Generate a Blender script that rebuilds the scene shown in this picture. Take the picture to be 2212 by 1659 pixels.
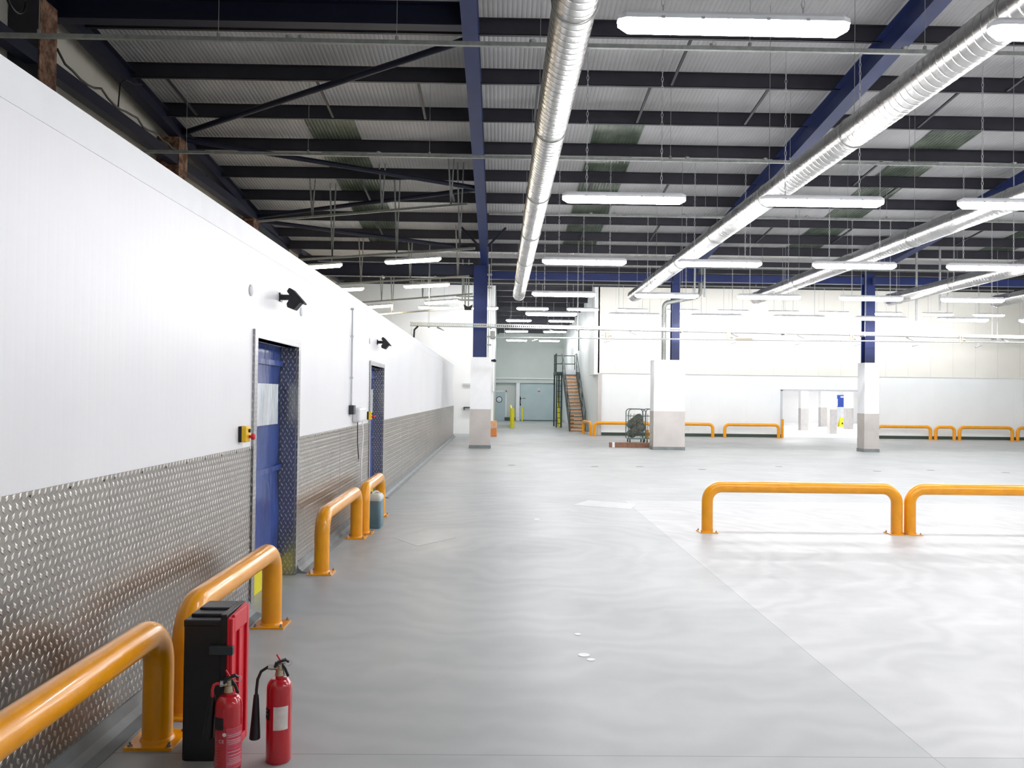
import bpy, bmesh, math, random
from mathutils import Vector, Matrix
random.seed(7)
for o in list(bpy.data.objects): bpy.data.objects.remove(o)
SC = bpy.context.scene
COL = SC.collection

# ---------------------------------------------------------------- camera, world, exposure
cam_d = bpy.data.cameras.new('camera'); cam = bpy.data.objects.new('camera', cam_d); COL.objects.link(cam)
cam_d.sensor_fit = 'HORIZONTAL'; cam_d.sensor_width = 36.0
cam_d.lens = 36.0 * 1790.0 / 2212.0
cam_d.clip_start = 0.05; cam_d.clip_end = 200
yc = Vector((-27.0, -26.5, -1790.0)).normalized()
zc = Vector((math.sin(.0125), math.cos(.0125), 0.0)); zc = (zc - yc * zc.dot(yc)).normalized()
xc = yc.cross(zc)
R = Matrix((xc, yc, zc))                       # camera axes -> world axes
cam.matrix_world = Matrix.Translation((0, 0, 1.6)) @ R.to_4x4()
SC.camera = cam
W = bpy.data.worlds.new('world'); SC.world = W; W.use_nodes = True
W.node_tree.nodes['Background'].inputs[0].default_value = (.55, .6, .7, 1)
W.node_tree.nodes['Background'].inputs[1].default_value = .02
SC.view_settings.view_transform = 'Standard'; SC.view_settings.look = 'None'
SC.view_settings.gamma = 1.0; SC.view_settings.use_curve_mapping = False
SC.view_settings.exposure = 1.4
LAMP_W = 30.0          # strength of the cool strip lamps
LAMP_WARM = 20.0

# ---------------------------------------------------------------- materials
def srgb(r, g, b):
    f = lambda c: ((c/255)/12.92 if c/255 <= .04045 else (((c/255)+.055)/1.055)**2.4)
    return (f(r), f(g), f(b), 1)
class NT:
    def __init__(s, name):
        s.m = bpy.data.materials.new(name); s.m.use_nodes = True
        s.t = s.m.node_tree; s.b = s.t.nodes['Principled BSDF']
    def n(s, typ, **kw):
        x = s.t.nodes.new(typ)
        for k, v in kw.items(): setattr(x, k, v)
        return x
    def l(s, a, b): s.t.links.new(a, b)
    def math(s, op, a, b=None, c=None):
        x = s.n('ShaderNodeMath', operation=op)
        for i, v in enumerate((a, b, c)):
            if v is None: continue
            if isinstance(v, (int, float)): x.inputs[i].default_value = v
            else: s.l(v, x.inputs[i])
        return x.outputs[0]
    def pos(s):
        g = s.n('ShaderNodeNewGeometry'); x = s.n('ShaderNodeSeparateXYZ'); s.l(g.outputs['Position'], x.inputs[0])
        return g.outputs['Position'], x.outputs[0], x.outputs[1], x.outputs[2]
    def noise(s, vec, scale, detail=3, stretch=None):
        x = s.n('ShaderNodeTexNoise'); x.inputs['Scale'].default_value = scale; x.inputs['Detail'].default_value = detail
        if stretch:
            mp = s.n('ShaderNodeMapping'); mp.inputs['Scale'].default_value = stretch; s.l(vec, mp.inputs[0]); vec = mp.outputs[0]
        s.l(vec, x.inputs['Vector']); return x.outputs[0]
    def ramp(s, f, c0, c1, p0=0., p1=1.):
        r = s.n('ShaderNodeValToRGB'); e = r.color_ramp.elements
        e[0].position = p0; e[0].color = c0; e[1].position = p1; e[1].color = c1
        s.l(f, r.inputs[0]); return r.outputs[0]
    def mix(s, f, a, b):
        x = s.n('ShaderNodeMix', data_type='RGBA')
        if isinstance(f, (int, float)): x.inputs[0].default_value = f
        else: s.l(f, x.inputs[0])
        for i, v in ((6, a), (7, b)):
            if isinstance(v, tuple): x.inputs[i].default_value = v
            else: s.l(v, x.inputs[i])
        return x.outputs[2]
    def bump(s, h, dist=.01, strength=1.):
        x = s.n('ShaderNodeBump'); x.inputs['Distance'].default_value = dist; x.inputs['Strength'].default_value = strength
        s.l(h, x.inputs['Height']); s.l(x.outputs[0], s.b.inputs['Normal'])
def simple(name, col, rough=.5, metal=0., var=.06, vs=6., bump=0., bs=40., coat=0.):
    k = NT(name); p, X, Y, Z = k.pos()
    d = tuple(c * (1 - var) for c in col[:3]) + (1,); u = tuple(min(1, c * (1 + var)) for c in col[:3]) + (1,)
    k.l(k.ramp(k.noise(p, vs), d, u, .3, .7), k.b.inputs['Base Color'])
    k.b.inputs['Roughness'].default_value = rough; k.b.inputs['Metallic'].default_value = metal
    k.b.inputs['Coat Weight'].default_value = coat; k.b.inputs['Coat Roughness'].default_value = .08
    if bump: k.bump(k.noise(p, bs), bump)
    return k.m
def emis(name, col, strength):
    k = NT(name); k.b.inputs['Base Color'].default_value = (.9, .9, .9, 1); k.b.inputs['Roughness'].default_value = .4
    k.b.inputs['Emission Color'].default_value = col; k.b.inputs['Emission Strength'].default_value = strength
    return k.m
def panel_mat(name, col, period, groove, depth, rough=.45, seam=None):
    """vertical ribs every `period` metres, optional darker joints every `seam` metres"""
    k = NT(name); p, X, Y, Z = k.pos(); u = k.math('ADD', X, Y)
    f = k.math('FRACT', k.math('MULTIPLY', u, 1/period))
    g = k.math('ABSOLUTE', k.math('SUBTRACT', f, .5))
    h = k.math('SMOOTH_MIN', k.math('MULTIPLY', g, 1/groove), 1.0, .3)
    k.bump(h, depth)
    d = tuple(c*.95 for c in col[:3]) + (1,)
    c = k.ramp(k.noise(p, .7), d, col, .3, .7)
    if seam:
        sf = k.math('ABSOLUTE', k.math('SUBTRACT', k.math('FRACT', k.math('MULTIPLY', u, 1/seam)), .5))
        c = k.mix(k.math('LESS_THAN', sf, .008/seam), c, tuple(q*.84 for q in col[:3]) + (1,))
    k.l(c, k.b.inputs['Base Color']); k.b.inputs['Roughness'].default_value = rough
    return k.m
def tread(name, col=(.74, .71, .67, 1), rough=.3, cell=.037, dist=.0032, ground=.4):
    """chequer plate: staggered raised lozenges, leaning one way in odd rows and the other in even rows"""
    k = NT(name); p, X, Y, Z = k.pos(); v = k.math('MULTIPLY', Z, 1/cell); row = k.math('FLOOR', v)
    par = k.math('MODULO', k.math('ADD', row, 2000.), 2.)
    u = k.math('ADD', k.math('MULTIPLY', k.math('ADD', X, Y), 1/(cell*1.16)), k.math('MULTIPLY', par, .5))
    fu = k.math('MULTIPLY', k.math('SUBTRACT', k.math('FRACT', u), .5), 1.16); fv = k.math('SUBTRACT', k.math('FRACT', v), .5)
    s = k.math('SUBTRACT', 1., k.math('MULTIPLY', par, 2.))
    su = k.math('MULTIPLY', fu, s)
    al = k.math('ADD', k.math('MULTIPLY', fv, .86/.60), k.math('MULTIPLY', su, .51/.60)); ac = k.math('SUBTRACT', k.math('MULTIPLY', fv, .51/.30), k.math('MULTIPLY', su, .86/.30))
    h = k.math('SUBTRACT', 1., k.math('ADD', k.math('ABSOLUTE', al), k.math('ABSOLUTE', ac)))
    h = k.math('MINIMUM', k.math('MAXIMUM', k.math('MULTIPLY', h, 2.2), 0.), 1.)
    k.bump(h, dist, .8)
    base = k.ramp(k.noise(p, 2.2, 4), tuple(c*.86 for c in col[:3]) + (1,), col, .3, .7)
    k.l(k.mix(h, k.mix(1-ground, base, (.07, .065, .06, 1)), base), k.b.inputs['Base Color'])  # ground painted darker, standing in for the highlights on the raised lozenges
    k.l(k.math('ADD', k.math('MULTIPLY', h, .12), rough), k.b.inputs['Roughness'])
    k.b.inputs['Metallic'].default_value = .88
    return k.m
def floor_mat():
    k = NT('resin_floor'); p, X, Y, Z = k.pos()
    # trowel sweeps: rings distorted round a few centres
    w = k.n('ShaderNodeTexWave', wave_type='RINGS', rings_direction='SPHERICAL'); mp = k.n('ShaderNodeMapping')
    mp.inputs['Location'].default_value = (-.3, -8.6, 0); k.l(p, mp.inputs[0]); k.l(mp.outputs[0], w.inputs['Vector'])
    w.inputs['Scale'].default_value = .9; w.inputs['Distortion'].default_value = 14; w.inputs['Detail'].default_value = 3; w.inputs['Detail Scale'].default_value = 1.2
    n1 = k.noise(p, .9, 5); n2 = k.noise(p, 1.0, 4, (.6, 3.4, 1)); n3 = k.noise(p, 160, 2)
    side = k.math('GREATER_THAN', X, 1.97)
    far = k.math('LESS_THAN', Y, 12.9)
    right = k.math('MULTIPLY', side, k.math('MULTIPLY', far, k.math('GREATER_THAN', Y, 3.72)))
    a = k.mix(right, srgb(176, 180, 180), srgb(193, 195, 196))
    t = k.math('ADD', k.math('MULTIPLY', w.outputs['Fac'], .2), k.math('ADD', k.math('MULTIPLY', n1, .5), k.math('MULTIPLY', n2, .36)))
    c = k.mix(k.math('MULTIPLY', k.math('SUBTRACT', t, .33), 1.0), a, srgb(140, 146, 147))
    j1 = k.math('LESS_THAN', k.math('ABSOLUTE', k.math('SUBTRACT', X, 1.97)), .003)
    j2 = k.math('LESS_THAN', k.math('ABSOLUTE', k.math('SUBTRACT', Y, 3.72)), .004)
    j = k.math('MULTIPLY', k.math('MAXIMUM', k.math('MULTIPLY', j1, far), j2), .4)
    c = k.mix(j, c, (.08, .08, .08, 1))
    c = k.mix(k.math('MULTIPLY', n3, .12), c, (.2, .21, .21, 1))
    k.l(c, k.b.inputs['Base Color'])
    k.l(k.math('ADD', k.math('MULTIPLY', n1, .22), .34), k.b.inputs['Roughness'])
    k.b.inputs['Specular IOR Level'].default_value = .45
    k.bump(k.noise(p, 2.0, 3, (.7, 2, 1)), .002, .5)
    return k.m
def roof_mat():
    k = NT('roof_sheet'); p, X, Y, Z = k.pos()
    f = k.math('ABSOLUTE', k.math('SUBTRACT', k.math('FRACT', k.math('MULTIPLY', X, 1/.075)), .5))
    k.bump(k.math('SMOOTH_MIN', k.math('MULTIPLY', f, 3.), 1., .3), .006)
    g = k.math('LESS_THAN', f, .06)
    c = k.ramp(k.noise(p, .8, 4), srgb(176, 175, 175), srgb(200, 199, 201), .3, .7)
    k.l(k.mix(k.math('MULTIPLY', g, .18), c, srgb(150, 150, 155)), k.b.inputs['Base Color'])
    k.b.inputs['Roughness'].default_value = .5
    return k.m
def skylight_mat():
    k = NT('algae_rooflight'); p, X, Y, Z = k.pos()
    c = k.ramp(k.noise(p, 1.6, 5), srgb(62, 74, 62), srgb(118, 128, 112), .35, .7)
    k.l(c, k.b.inputs['Base Color']); k.b.inputs['Roughness'].default_value = .3
    f = k.math('ABSOLUTE', k.math('SUBTRACT', k.math('FRACT', k.math('MULTIPLY', X, 1/.075)), .5)); k.bump(f, .02)
    return k.m
def fireboard_mat():
    k = NT('mottled_fireboard'); p, X, Y, Z = k.pos()
    c = k.ramp(k.noise(p, 9, 5), srgb(92, 62, 44), srgb(176, 136, 112), .4, .72)
    k.l(c, k.b.inputs['Base Color']); k.b.inputs['Roughness'].default_value = .8; k.bump(k.noise(p, 30), .004)
    return k.m
def pvc_mat(name, col, rough=.3):
    k = NT(name); p, X, Y, Z = k.pos()
    c = k.ramp(k.noise(p, 2.5, 3), tuple(q*.8 for q in col[:3])+(1,), tuple(min(1, q*1.25) for q in col[:3])+(1,), .3, .7)
    k.l(c, k.b.inputs['Base Color']); k.b.inputs['Roughness'].default_value = rough
    k.bump(k.noise(p, 2.2, 3, (1, 2.2, .7)), .05, .6)
    return k.m
def duct_mat():
    k = NT('galvanised_duct'); p, X, Y, Z = k.pos()
    c = k.ramp(k.noise(p, 2, 2), (.6, .59, .58, 1), (.7, .69, .68, 1), .3, .7)
    k.l(c, k.b.inputs['Base Color']); k.b.inputs['Metallic'].default_value = 1
    k.l(k.math('ADD', k.math('MULTIPLY', k.noise(p, 3), .08), .24), k.b.inputs['Roughness'])
    return k.m

M = {}
M['floor'] = floor_mat(); M['roof'] = roof_mat(); M['sky'] = skylight_mat(); M['board'] = fireboard_mat()
M['duct'] = duct_mat()
M['tread'] = tread('tread_plate'); M['tread_col'] = tread('tread_plate_column', (.72, .68, .65, 1), .45, ground=.8)
M['trim_tread'] = tread('tread_plate_frame', (.6, .6, .62, 1), .3, .034, .0022, .6)
M['wall'] = panel_mat('white_ribbed_panel', srgb(243, 244, 247), .07, .2, .00025, .42)
M['wall_far'] = panel_mat('white_flat_panel', srgb(246, 250, 251), 1.15, .02, .003, .5, None)
M['wall_up'] = panel_mat('cream_white_panel', srgb(246, 245, 236), .96, .03, .003, .5, .96)
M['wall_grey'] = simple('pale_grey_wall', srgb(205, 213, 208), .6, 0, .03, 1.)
M['white'] = simple('white_paint', srgb(240, 242, 245), .45, 0, .02)
M['white_room'] = simple('clean_white_room', srgb(250, 250, 250), .5, 0, .01)
M['gable'] = panel_mat('gable_cladding', srgb(226, 222, 210), .3, .2, .004, .6)
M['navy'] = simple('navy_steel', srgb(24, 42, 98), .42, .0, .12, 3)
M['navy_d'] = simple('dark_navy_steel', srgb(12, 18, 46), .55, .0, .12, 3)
M['purlin'] = simple('dark_grey_purlin', srgb(50, 50, 58), .5, .2, .12, 3)
M['galv'] = simple('galvanised_steel', (.52, .54, .53, 1), .42, .75, .15, 14)
M['galv_m'] = simple('dull_galvanised', (.36, .38, .36, 1), .5, .5, .15, 14)
M['yellow'] = simple('yellow_gloss_paint', srgb(242, 162, 4), .3, 0, .06, 9, coat=.3)
M['yplast'] = simple('yellow_plastic', srgb(250, 200, 20), .4)
M['chainm'] = simple('zinc_chain', (.62, .63, .64, 1), .45, .35)
M['acid'] = simple('acid_yellow', srgb(238, 226, 24), .4, 0, .05)
M['orange'] = simple('orange_paint', srgb(232, 140, 60), .4)
M['bolt'] = simple('zinc_bolt', (.3, .3, .32, 1), .35, .9)
M['black'] = simple('black_plastic', srgb(20, 21, 26), .42, 0, .2)
M['dgrey'] = simple('dark_grey_plastic', srgb(44, 52, 56), .45)
M['stair'] = simple('dark_green_grey_steel', srgb(62, 74, 74), .5, .2)
M['wood'] = simple('orange_timber', srgb(244, 186, 140), .55, 0, .15, 12)
M['oak'] = simple('brown_timber', srgb(140, 100, 78), .65, 0, .25, 9)
M['red'] = simple('red_enamel', srgb(190, 14, 32), .22, 0, .05, coat=.8)
M['redp'] = simple('red_plastic', srgb(212, 26, 46), .35, 0, .05)
M['pink'] = simple('faded_red_print', srgb(205, 88, 104), .5, 0, .12, 60)
M['label'] = simple('worn_white_label', srgb(226, 218, 212), .6, 0, .1, 30)
M['brass'] = simple('worn_brass', (.5, .42, .3, 1), .35, .9)
M['blue'] = pvc_mat('blue_pvc', srgb(34, 66, 140)); M['vision'] = pvc_mat('clear_pvc', srgb(214, 222, 228), .2)
M['blued'] = simple('deep_blue_door', srgb(38, 70, 158), .4)
M['door'] = simple('pale_blue_grey_door', srgb(186, 204, 208), .5, 0, .04, 1.5)
M['kerb'] = simple('grey_resin_cove', srgb(120, 126, 128), .5, 0, .15, 5)
M['skirt'] = simple('dark_green_skirting', srgb(58, 72, 62), .6)
M['text'] = simple('dark_print', srgb(30, 30, 34), .6)
M['texty'] = simple('pale_print', srgb(225, 190, 196), .6)
M['can'] = simple('translucent_plastic', srgb(205, 214, 210), .35, 0, .05)
M['liquid'] = simple('blue_grey_liquid', srgb(92, 124, 138), .3, 0, .12, 8)
M['foot'] = simple('brushed_foot_plate', srgb(200, 197, 195), .5)
M['vent'] = simple('grey_vent_plastic', srgb(205, 208, 212), .5)
M['cyan'] = emis('lit_exit_sign', srgb(90, 215, 240), 1.2)
M['patch'] = simple('pale_floor_filler', srgb(214, 220, 218), .4)
M['patch2'] = simple('floor_repair', srgb(166, 170, 170), .4, 0, .05)
M['patch3'] = simple('pale_floor_repair', srgb(184, 188, 188), .4, 0, .05)
M['patchd'] = simple('dark_floor_cap', srgb(120, 124, 122), .5)
M['lamp'] = emis('cool_white_tube', (1, .985, 1.0, 1), LAMP_W)
M['warm'] = emis('warm_white_tube', (1, .80, .58, 1), LAMP_WARM)
M['cool2'] = emis('greenish_white_tube', (.92, 1, .95, 1), LAMP_WARM)
M['roomfill'] = emis('added_fill_panel', (1, 1, 1, 1), 10)
M['cage'] = simple('green_grey_wire', srgb(104, 128, 120), .45, .5)
M['cloth'] = simple('dark_sacking', srgb(122, 122, 114), .9, 0, .4, 14)

# ---------------------------------------------------------------- mesh building helpers
class MB:
    def __init__(s): s.v = []; s.f = []; s.s = []
    def add(s, vs, fs, smooth=False):
        o = len(s.v); s.v += [tuple(x) for x in vs]; s.f += [tuple(o+i for i in f) for f in fs]; s.s += [smooth]*len(fs); return s
    def box(s, x0, x1, y0, y1, z0, z1):
        return s.add([(x0,y0,z0),(x1,y0,z0),(x1,y1,z0),(x0,y1,z0),(x0,y0,z1),(x1,y0,z1),(x1,y1,z1),(x0,y1,z1)],
              [(0,3,2,1),(4,5,6,7),(0,1,5,4),(1,2,6,5),(2,3,7,6),(3,0,4,7)])
    def bar(s, p0, p1, w, h, up=(0,0,1), off=(0,0)):
        p0 = Vector(p0); p1 = Vector(p1); d = (p1-p0).normalized(); up = Vector(up)
        sd = d.cross(up).normalized(); u = sd.cross(d)
        vs = []
        for p in (p0, p1):
            for a, b in ((-1,-1),(1,-1),(1,1),(-1,1)):
                vs.append(p + sd*(a*w/2+off[0]) + u*(b*h/2+off[1]))
        return s.add(vs, [(0,1,2,3),(7,6,5,4),(0,4,5,1),(1,5,6,2),(2,6,7,3),(3,7,4,0)])
    def ibeam(s, p0, p1, w, h, t=.018, up=(0,0,1)):
        s.bar(p0, p1, w, t, up, (0, h/2-t/2)); s.bar(p0, p1, w, t, up, (0, -h/2+t/2)); return s.bar(p0, p1, t, h-2*t, up)
    def tube(s, pts, r, seg=12, caps=True, smooth=True):
        pts = [Vector(p) for p in pts]; n = len(pts); rs = r if isinstance(r, (list, tuple)) else [r]*n
        vs = []; prev = None
        for i, p in enumerate(pts):
            if i == 0: d = pts[1]-p
            elif i == n-1: d = p-pts[i-1]
            else: d = (pts[i+1]-p).normalized() + (p-pts[i-1]).normalized()
            d.normalize()
            if prev is None:
                a = Vector((0,0,1)) if abs(d.z) < .9 else Vector((0,1,0))
                u = d.cross(a).normalized()
            else: u = (prev - d*prev.dot(d)).normalized()
            w = d.cross(u); prev = u
            for k in range(seg):
                t = 2*math.pi*k/seg; vs.append(p + (u*math.cos(t)+w*math.sin(t))*rs[i])
        fs = [(i*seg+k, i*seg+(k+1)%seg, (i+1)*seg+(k+1)%seg, (i+1)*seg+k) for i in range(n-1) for k in range(seg)]
        s.add(vs, fs, smooth)
        if caps:
            o = len(s.v)-len(vs)
            s.f += [tuple(o+k for k in range(seg))[::-1], tuple(o+(n-1)*seg+k for k in range(seg))]; s.s += [False, False]
        return s
    def lathe(s, prof, c=(0,0,0), seg=24, smooth=True):
        """profile of (r, z) about the vertical through c"""
        vs = []
        for r, z in prof:
            for k in range(seg):
                t = 2*math.pi*k/seg; vs.append((c[0]+r*math.cos(t), c[1]+r*math.sin(t), c[2]+z))
        n = len(prof)
        fs = [(i*seg+k, i*seg+(k+1)%seg, (i+1)*seg+(k+1)%seg, (i+1)*seg+k) for i in range(n-1) for k in range(seg)]
        return s.add(vs, fs, smooth)
    def prism(s, poly, a0, a1, axis='y', smooth=False):
        """poly of 2-D points; axis x: (y,z), y: (x,z), z: (x,y)"""
        def P(p, a):
            return {'x': (a, p[0], p[1]), 'y': (p[0], a, p[1]), 'z': (p[0], p[1], a)}[axis]
        n = len(poly); vs = [P(p, a0) for p in poly] + [P(p, a1) for p in poly]
        fs = [tuple(range(n)), tuple(range(2*n-1, n-1, -1))] + [(i, n+i, n+(i+1)%n, (i+1)%n) for i in range(n)]
        return s.add(vs, fs, smooth)
    def mesh(s, name, off=(0,0,0)):
        me = bpy.data.meshes.new(name); me.from_pydata([(a-off[0], b-off[1], c-off[2]) for a, b, c in s.v], [], s.f)
        me.polygons.foreach_set('use_smooth', s.s)
        bm = bmesh.new(); bm.from_mesh(me); bmesh.ops.recalc_face_normals(bm, faces=bm.faces); bm.to_mesh(me); bm.free()
        if any(s.s): me.set_sharp_from_angle(angle=math.radians(40))
        me.update(); return me
    def build(s, name, mat, parent=None, label=None, cat=None, group=None, kind=None, bevel=0):
        off = (0,0,0)
        if parent is None:
            xs = [v[0] for v in s.v]; ys = [v[1] for v in s.v]; zs = [v[2] for v in s.v]
            off = ((min(xs)+max(xs))/2, (min(ys)+max(ys))/2, min(zs))
        o = bpy.data.objects.new(name, s.mesh(name, off)); o.data.materials.append(M[mat]); COL.objects.link(o)
        o.location = off
        if parent is not None: o.parent = parent
        if bevel:
            md = o.modifiers.new('bevel', 'BEVEL'); md.width = bevel; md.segments = 2; md.limit_method = 'ANGLE'
        if parent is None: tag(o, label, cat, group, kind)
        elif label: o['label'] = label
        return o
def tag(o, label=None, cat=None, group=None, kind=None):
    if label: o['label'] = label
    if cat: o['category'] = cat
    if group: o['group'] = group
    if kind: o['kind'] = kind
def thing(name, loc, label, cat, group=None, rz=0):
    o = bpy.data.objects.new(name, None); COL.objects.link(o); o.location = loc; o.rotation_euler = (0, 0, rz)
    o.empty_display_size = .1; tag(o, label, cat, group); return o
def dup(root, loc, label, rz=None, group=None):
    r = root.copy(); COL.objects.link(r); r.location = loc; r['label'] = label
    if rz is not None: r.rotation_euler = (r.rotation_euler[0], r.rotation_euler[1], rz)
    if group: r['group'] = group
    for c in [o for o in bpy.data.objects if o.parent == root]:
        d = c.copy(); COL.objects.link(d); d.parent = r
        for g in [o for o in bpy.data.objects if o.parent == c]:
            e = g.copy(); COL.objects.link(e); e.parent = d
    return r
def arc(c, r, a0, a1, n, ax1, ax2):
    c = Vector(c); ax1 = Vector(ax1); ax2 = Vector(ax2)
    return [c + ax1*(r*math.cos(a0+(a1-a0)*i/n)) + ax2*(r*math.sin(a0+(a1-a0)*i/n)) for i in range(n+1)]
ORD = ['first','second','third','fourth','fifth','sixth','seventh','eighth','ninth','tenth','eleventh','twelfth','thirteenth','fourteenth','fifteenth','sixteenth','seventeenth','eighteenth','nineteenth','twentieth']

XR = 25.0      # right-hand wall of the hall
YB = -8.0      # wall behind the camera
zr = lambda y: 6.27 + .1*(25.5-y)            # underside of the main roof
def zfar(y): return 6.07+.049*(y-25.8) if y < 35 else 6.52-.033*(y-35)

# ---------------------------------------------------------------- setting
MB().box(-7.1, XR, YB, 60, -.2, 0).build('floor', 'floor', kind='structure')
c = MB()
c.prism([(YB, zr(YB)), (25.8, zr(25.8)-.02), (35, zfar(35)), (60, zfar(60)), (60, zfar(60)+.15), (35, zfar(35)+.15), (25.8, zr(25.8)+.13), (YB, zr(YB)+.15)], -7.1, XR, 'x')
c.build('ceiling', 'roof', kind='structure')
# low partition on the left with two doorways
D = [(6.13, 7.37), (11.52, 12.80)]; DH = 2.01; X0, X1 = -2.02, -1.8; WH = 2.78; WE = 32.6
w = MB(); ys = [YB] + [a for d in D for a in d] + [WE]
for i in range(0, len(ys), 2): w.box(X0, X1, ys[i], ys[i+1], 0, WH)
for a, b in D: w.box(X0, X1, a, b, DH, WH)
w.box(X0, X0+.001, YB, YB+.001, 0, .001)
w.build('wall_left', 'wall', kind='structure')
MB().box(X0-.03, X1+.003, YB, WE+.01, WH-.13, WH+.02).build('trim_1', 'white', kind='structure')
# chequer-plate dado
def sheet(x, y0, y1, z0=.1, z1=1.215):
    return MB().box(x, x+.006, y0, y1, z0, z1)
segs = [(-3.6, -1.1), (-1.097, 1.37), (1.373, 3.86), (3.863, 6.05), (7.44, 9.4), (9.403, 11.44), (12.88, 15.4)]
y = 15.403
while y < WE: segs.append((y, min(y+2.5, WE))); y += 2.503
for i, (a, b) in enumerate(segs):
    s_ = sheet(X1, a, b)
    n = int((b-a)/.31)
    if b < 14:
        for q in range(n+1):
            yy = a+.05+(b-a-.1)*q/max(1, n)
            s_.tube([(X1+.004, yy, 1.195), (X1+.010, yy, 1.195)], .006, 8)
    s_.build('trim_%d' % (i+2), 'tread', kind='structure')
def cove(y0, y1):
    prof = [(X1, 0), (X1+.11, 0), (X1+.11, .004), (X1+.06, .018), (X1+.028, .045), (X1+.012, .095), (X1, .1)]
    return MB().prism(prof, y0, y1, 'y')
for i, (a, b) in enumerate([(YB, 6.05), (7.44, 11.44), (12.88, WE)]):
    cove(a, b).build('baseboard_left' + ('' if i == 0 else '_%d' % (i+1)), 'kerb', kind='structure')
# gable wall of the hall far left, wall behind the camera, right wall
MB().box(-7.1, -6.85, YB, 60, 0, 9.9).build('wall_gable', 'gable', kind='structure')
MB().box(-6.85, XR, YB-.15, YB, 0, 9.9).build('wall_front', 'white', kind='structure')
MB().box(XR-.2, XR, YB, 35, 0, 9.9).build('wall_right', 'wall_up', kind='structure')
# far walls
MB().box(-6.85, -.25, 35.0, 35.2, 0, 6.7).build('wall_back_left', 'wall_far', kind='structure')
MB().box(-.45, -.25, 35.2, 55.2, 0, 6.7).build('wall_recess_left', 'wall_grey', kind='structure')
w = MB(); w.box(4.2, 12.0, 35.0, 35.2, 0, 2.63); w.box(15.9, XR, 35, 35.2, 0, 2.63); w.box(12.0, 15.9, 35, 35.2, 1.98, 2.63)
w.build('wall_back_lower', 'wall_far', kind='structure')
MB().box(4.14, XR, 34.96, 35.2, 2.63, 6.7).build('wall_back_upper', 'wall_up', kind='structure')
w = MB(); w.box(4.2, 4.4, 35.2, 55.2, 0, 6.7); w.box(3.98, 4.2, 34.96, 37.3, 2.58, 6.6); w.build('wall_recess_right', 'wall_far', kind='structure')
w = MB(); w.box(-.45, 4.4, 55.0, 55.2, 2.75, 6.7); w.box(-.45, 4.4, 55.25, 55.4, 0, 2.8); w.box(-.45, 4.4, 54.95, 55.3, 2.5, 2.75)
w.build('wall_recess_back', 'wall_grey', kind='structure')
MB().box(1.10, 1.34, 54.9, 55.26, 0, 2.5).build('trim_30', 'white', kind='structure')
MB().box(-.25, 4.2, 54.85, 55.0, 2.76, 2.84).build('trim_31', 'white', kind='structure')
MB().box(4.14, 4.30, 34.9, 35.02, .02, 2.63).build('trim_32', 'tread_col', kind='structure')
for i, (a, b) in enumerate([(4.32, 11.96), (15.94, XR-.2)]):
    MB().box(a, b, 34.93, 35.0, 0, .13).build('baseboard_back' + ('' if i == 0 else '_2'), 'skirt', kind='structure')
fr = MB(); fr.box(11.93, 12.0, 34.95, 35.02, 0, 2.02); fr.box(15.9, 15.97, 34.95, 35.02, 0, 2.02); fr.box(11.93, 15.97, 34.95, 35.02, 1.98, 2.05)
fr.build('trim_33', 'vent', kind='structure')
# bright room beyond the opening
w = MB(); w.box(11.2, 11.35, 35.2, 58, 0, 3.1); w.box(29, 29.15, 35.2, 58, 0, 3.1); w.box(11.2, 29.15, 57.8, 58, 0, 3.1)
w.box(25.0, 29.0, 35.2, 35.35, 0, 3.1); w.build('wall_annex', 'white_room', kind='structure')
MB().box(11.2, 29.15, 35.2, 58, 3.1, 3.2).build('ceiling_annex', 'white_room', kind='structure')
MB().box(XR, 29.15, 35.2, 58, -.2, 0).build('floor_annex', 'white_room', kind='structure')
MB().box(11.36, 24.99, 35.25, 57.79, 0, .006).build('floor_annex_2', 'white_room', kind='structure')
for i, (x, yy) in enumerate([(14, 38.5), (18, 42), (22, 46), (26, 50), (16.5, 48), (22, 54)]):
    t = thing('added_fill_light', (x, yy, 3.04), 'added unseen light panel on ceiling of the white room, %s from the opening' % ORD[i], 'light', 'added light panels in the white room')  # unseen panels, added to brighten the white room
    MB().box(-.6, .6, -.6, .6, .02, .06).build('frame', 'white', t); MB().box(-.57, .57, -.57, .57, 0, .02).build('diffuser', 'roomfill', t)

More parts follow.
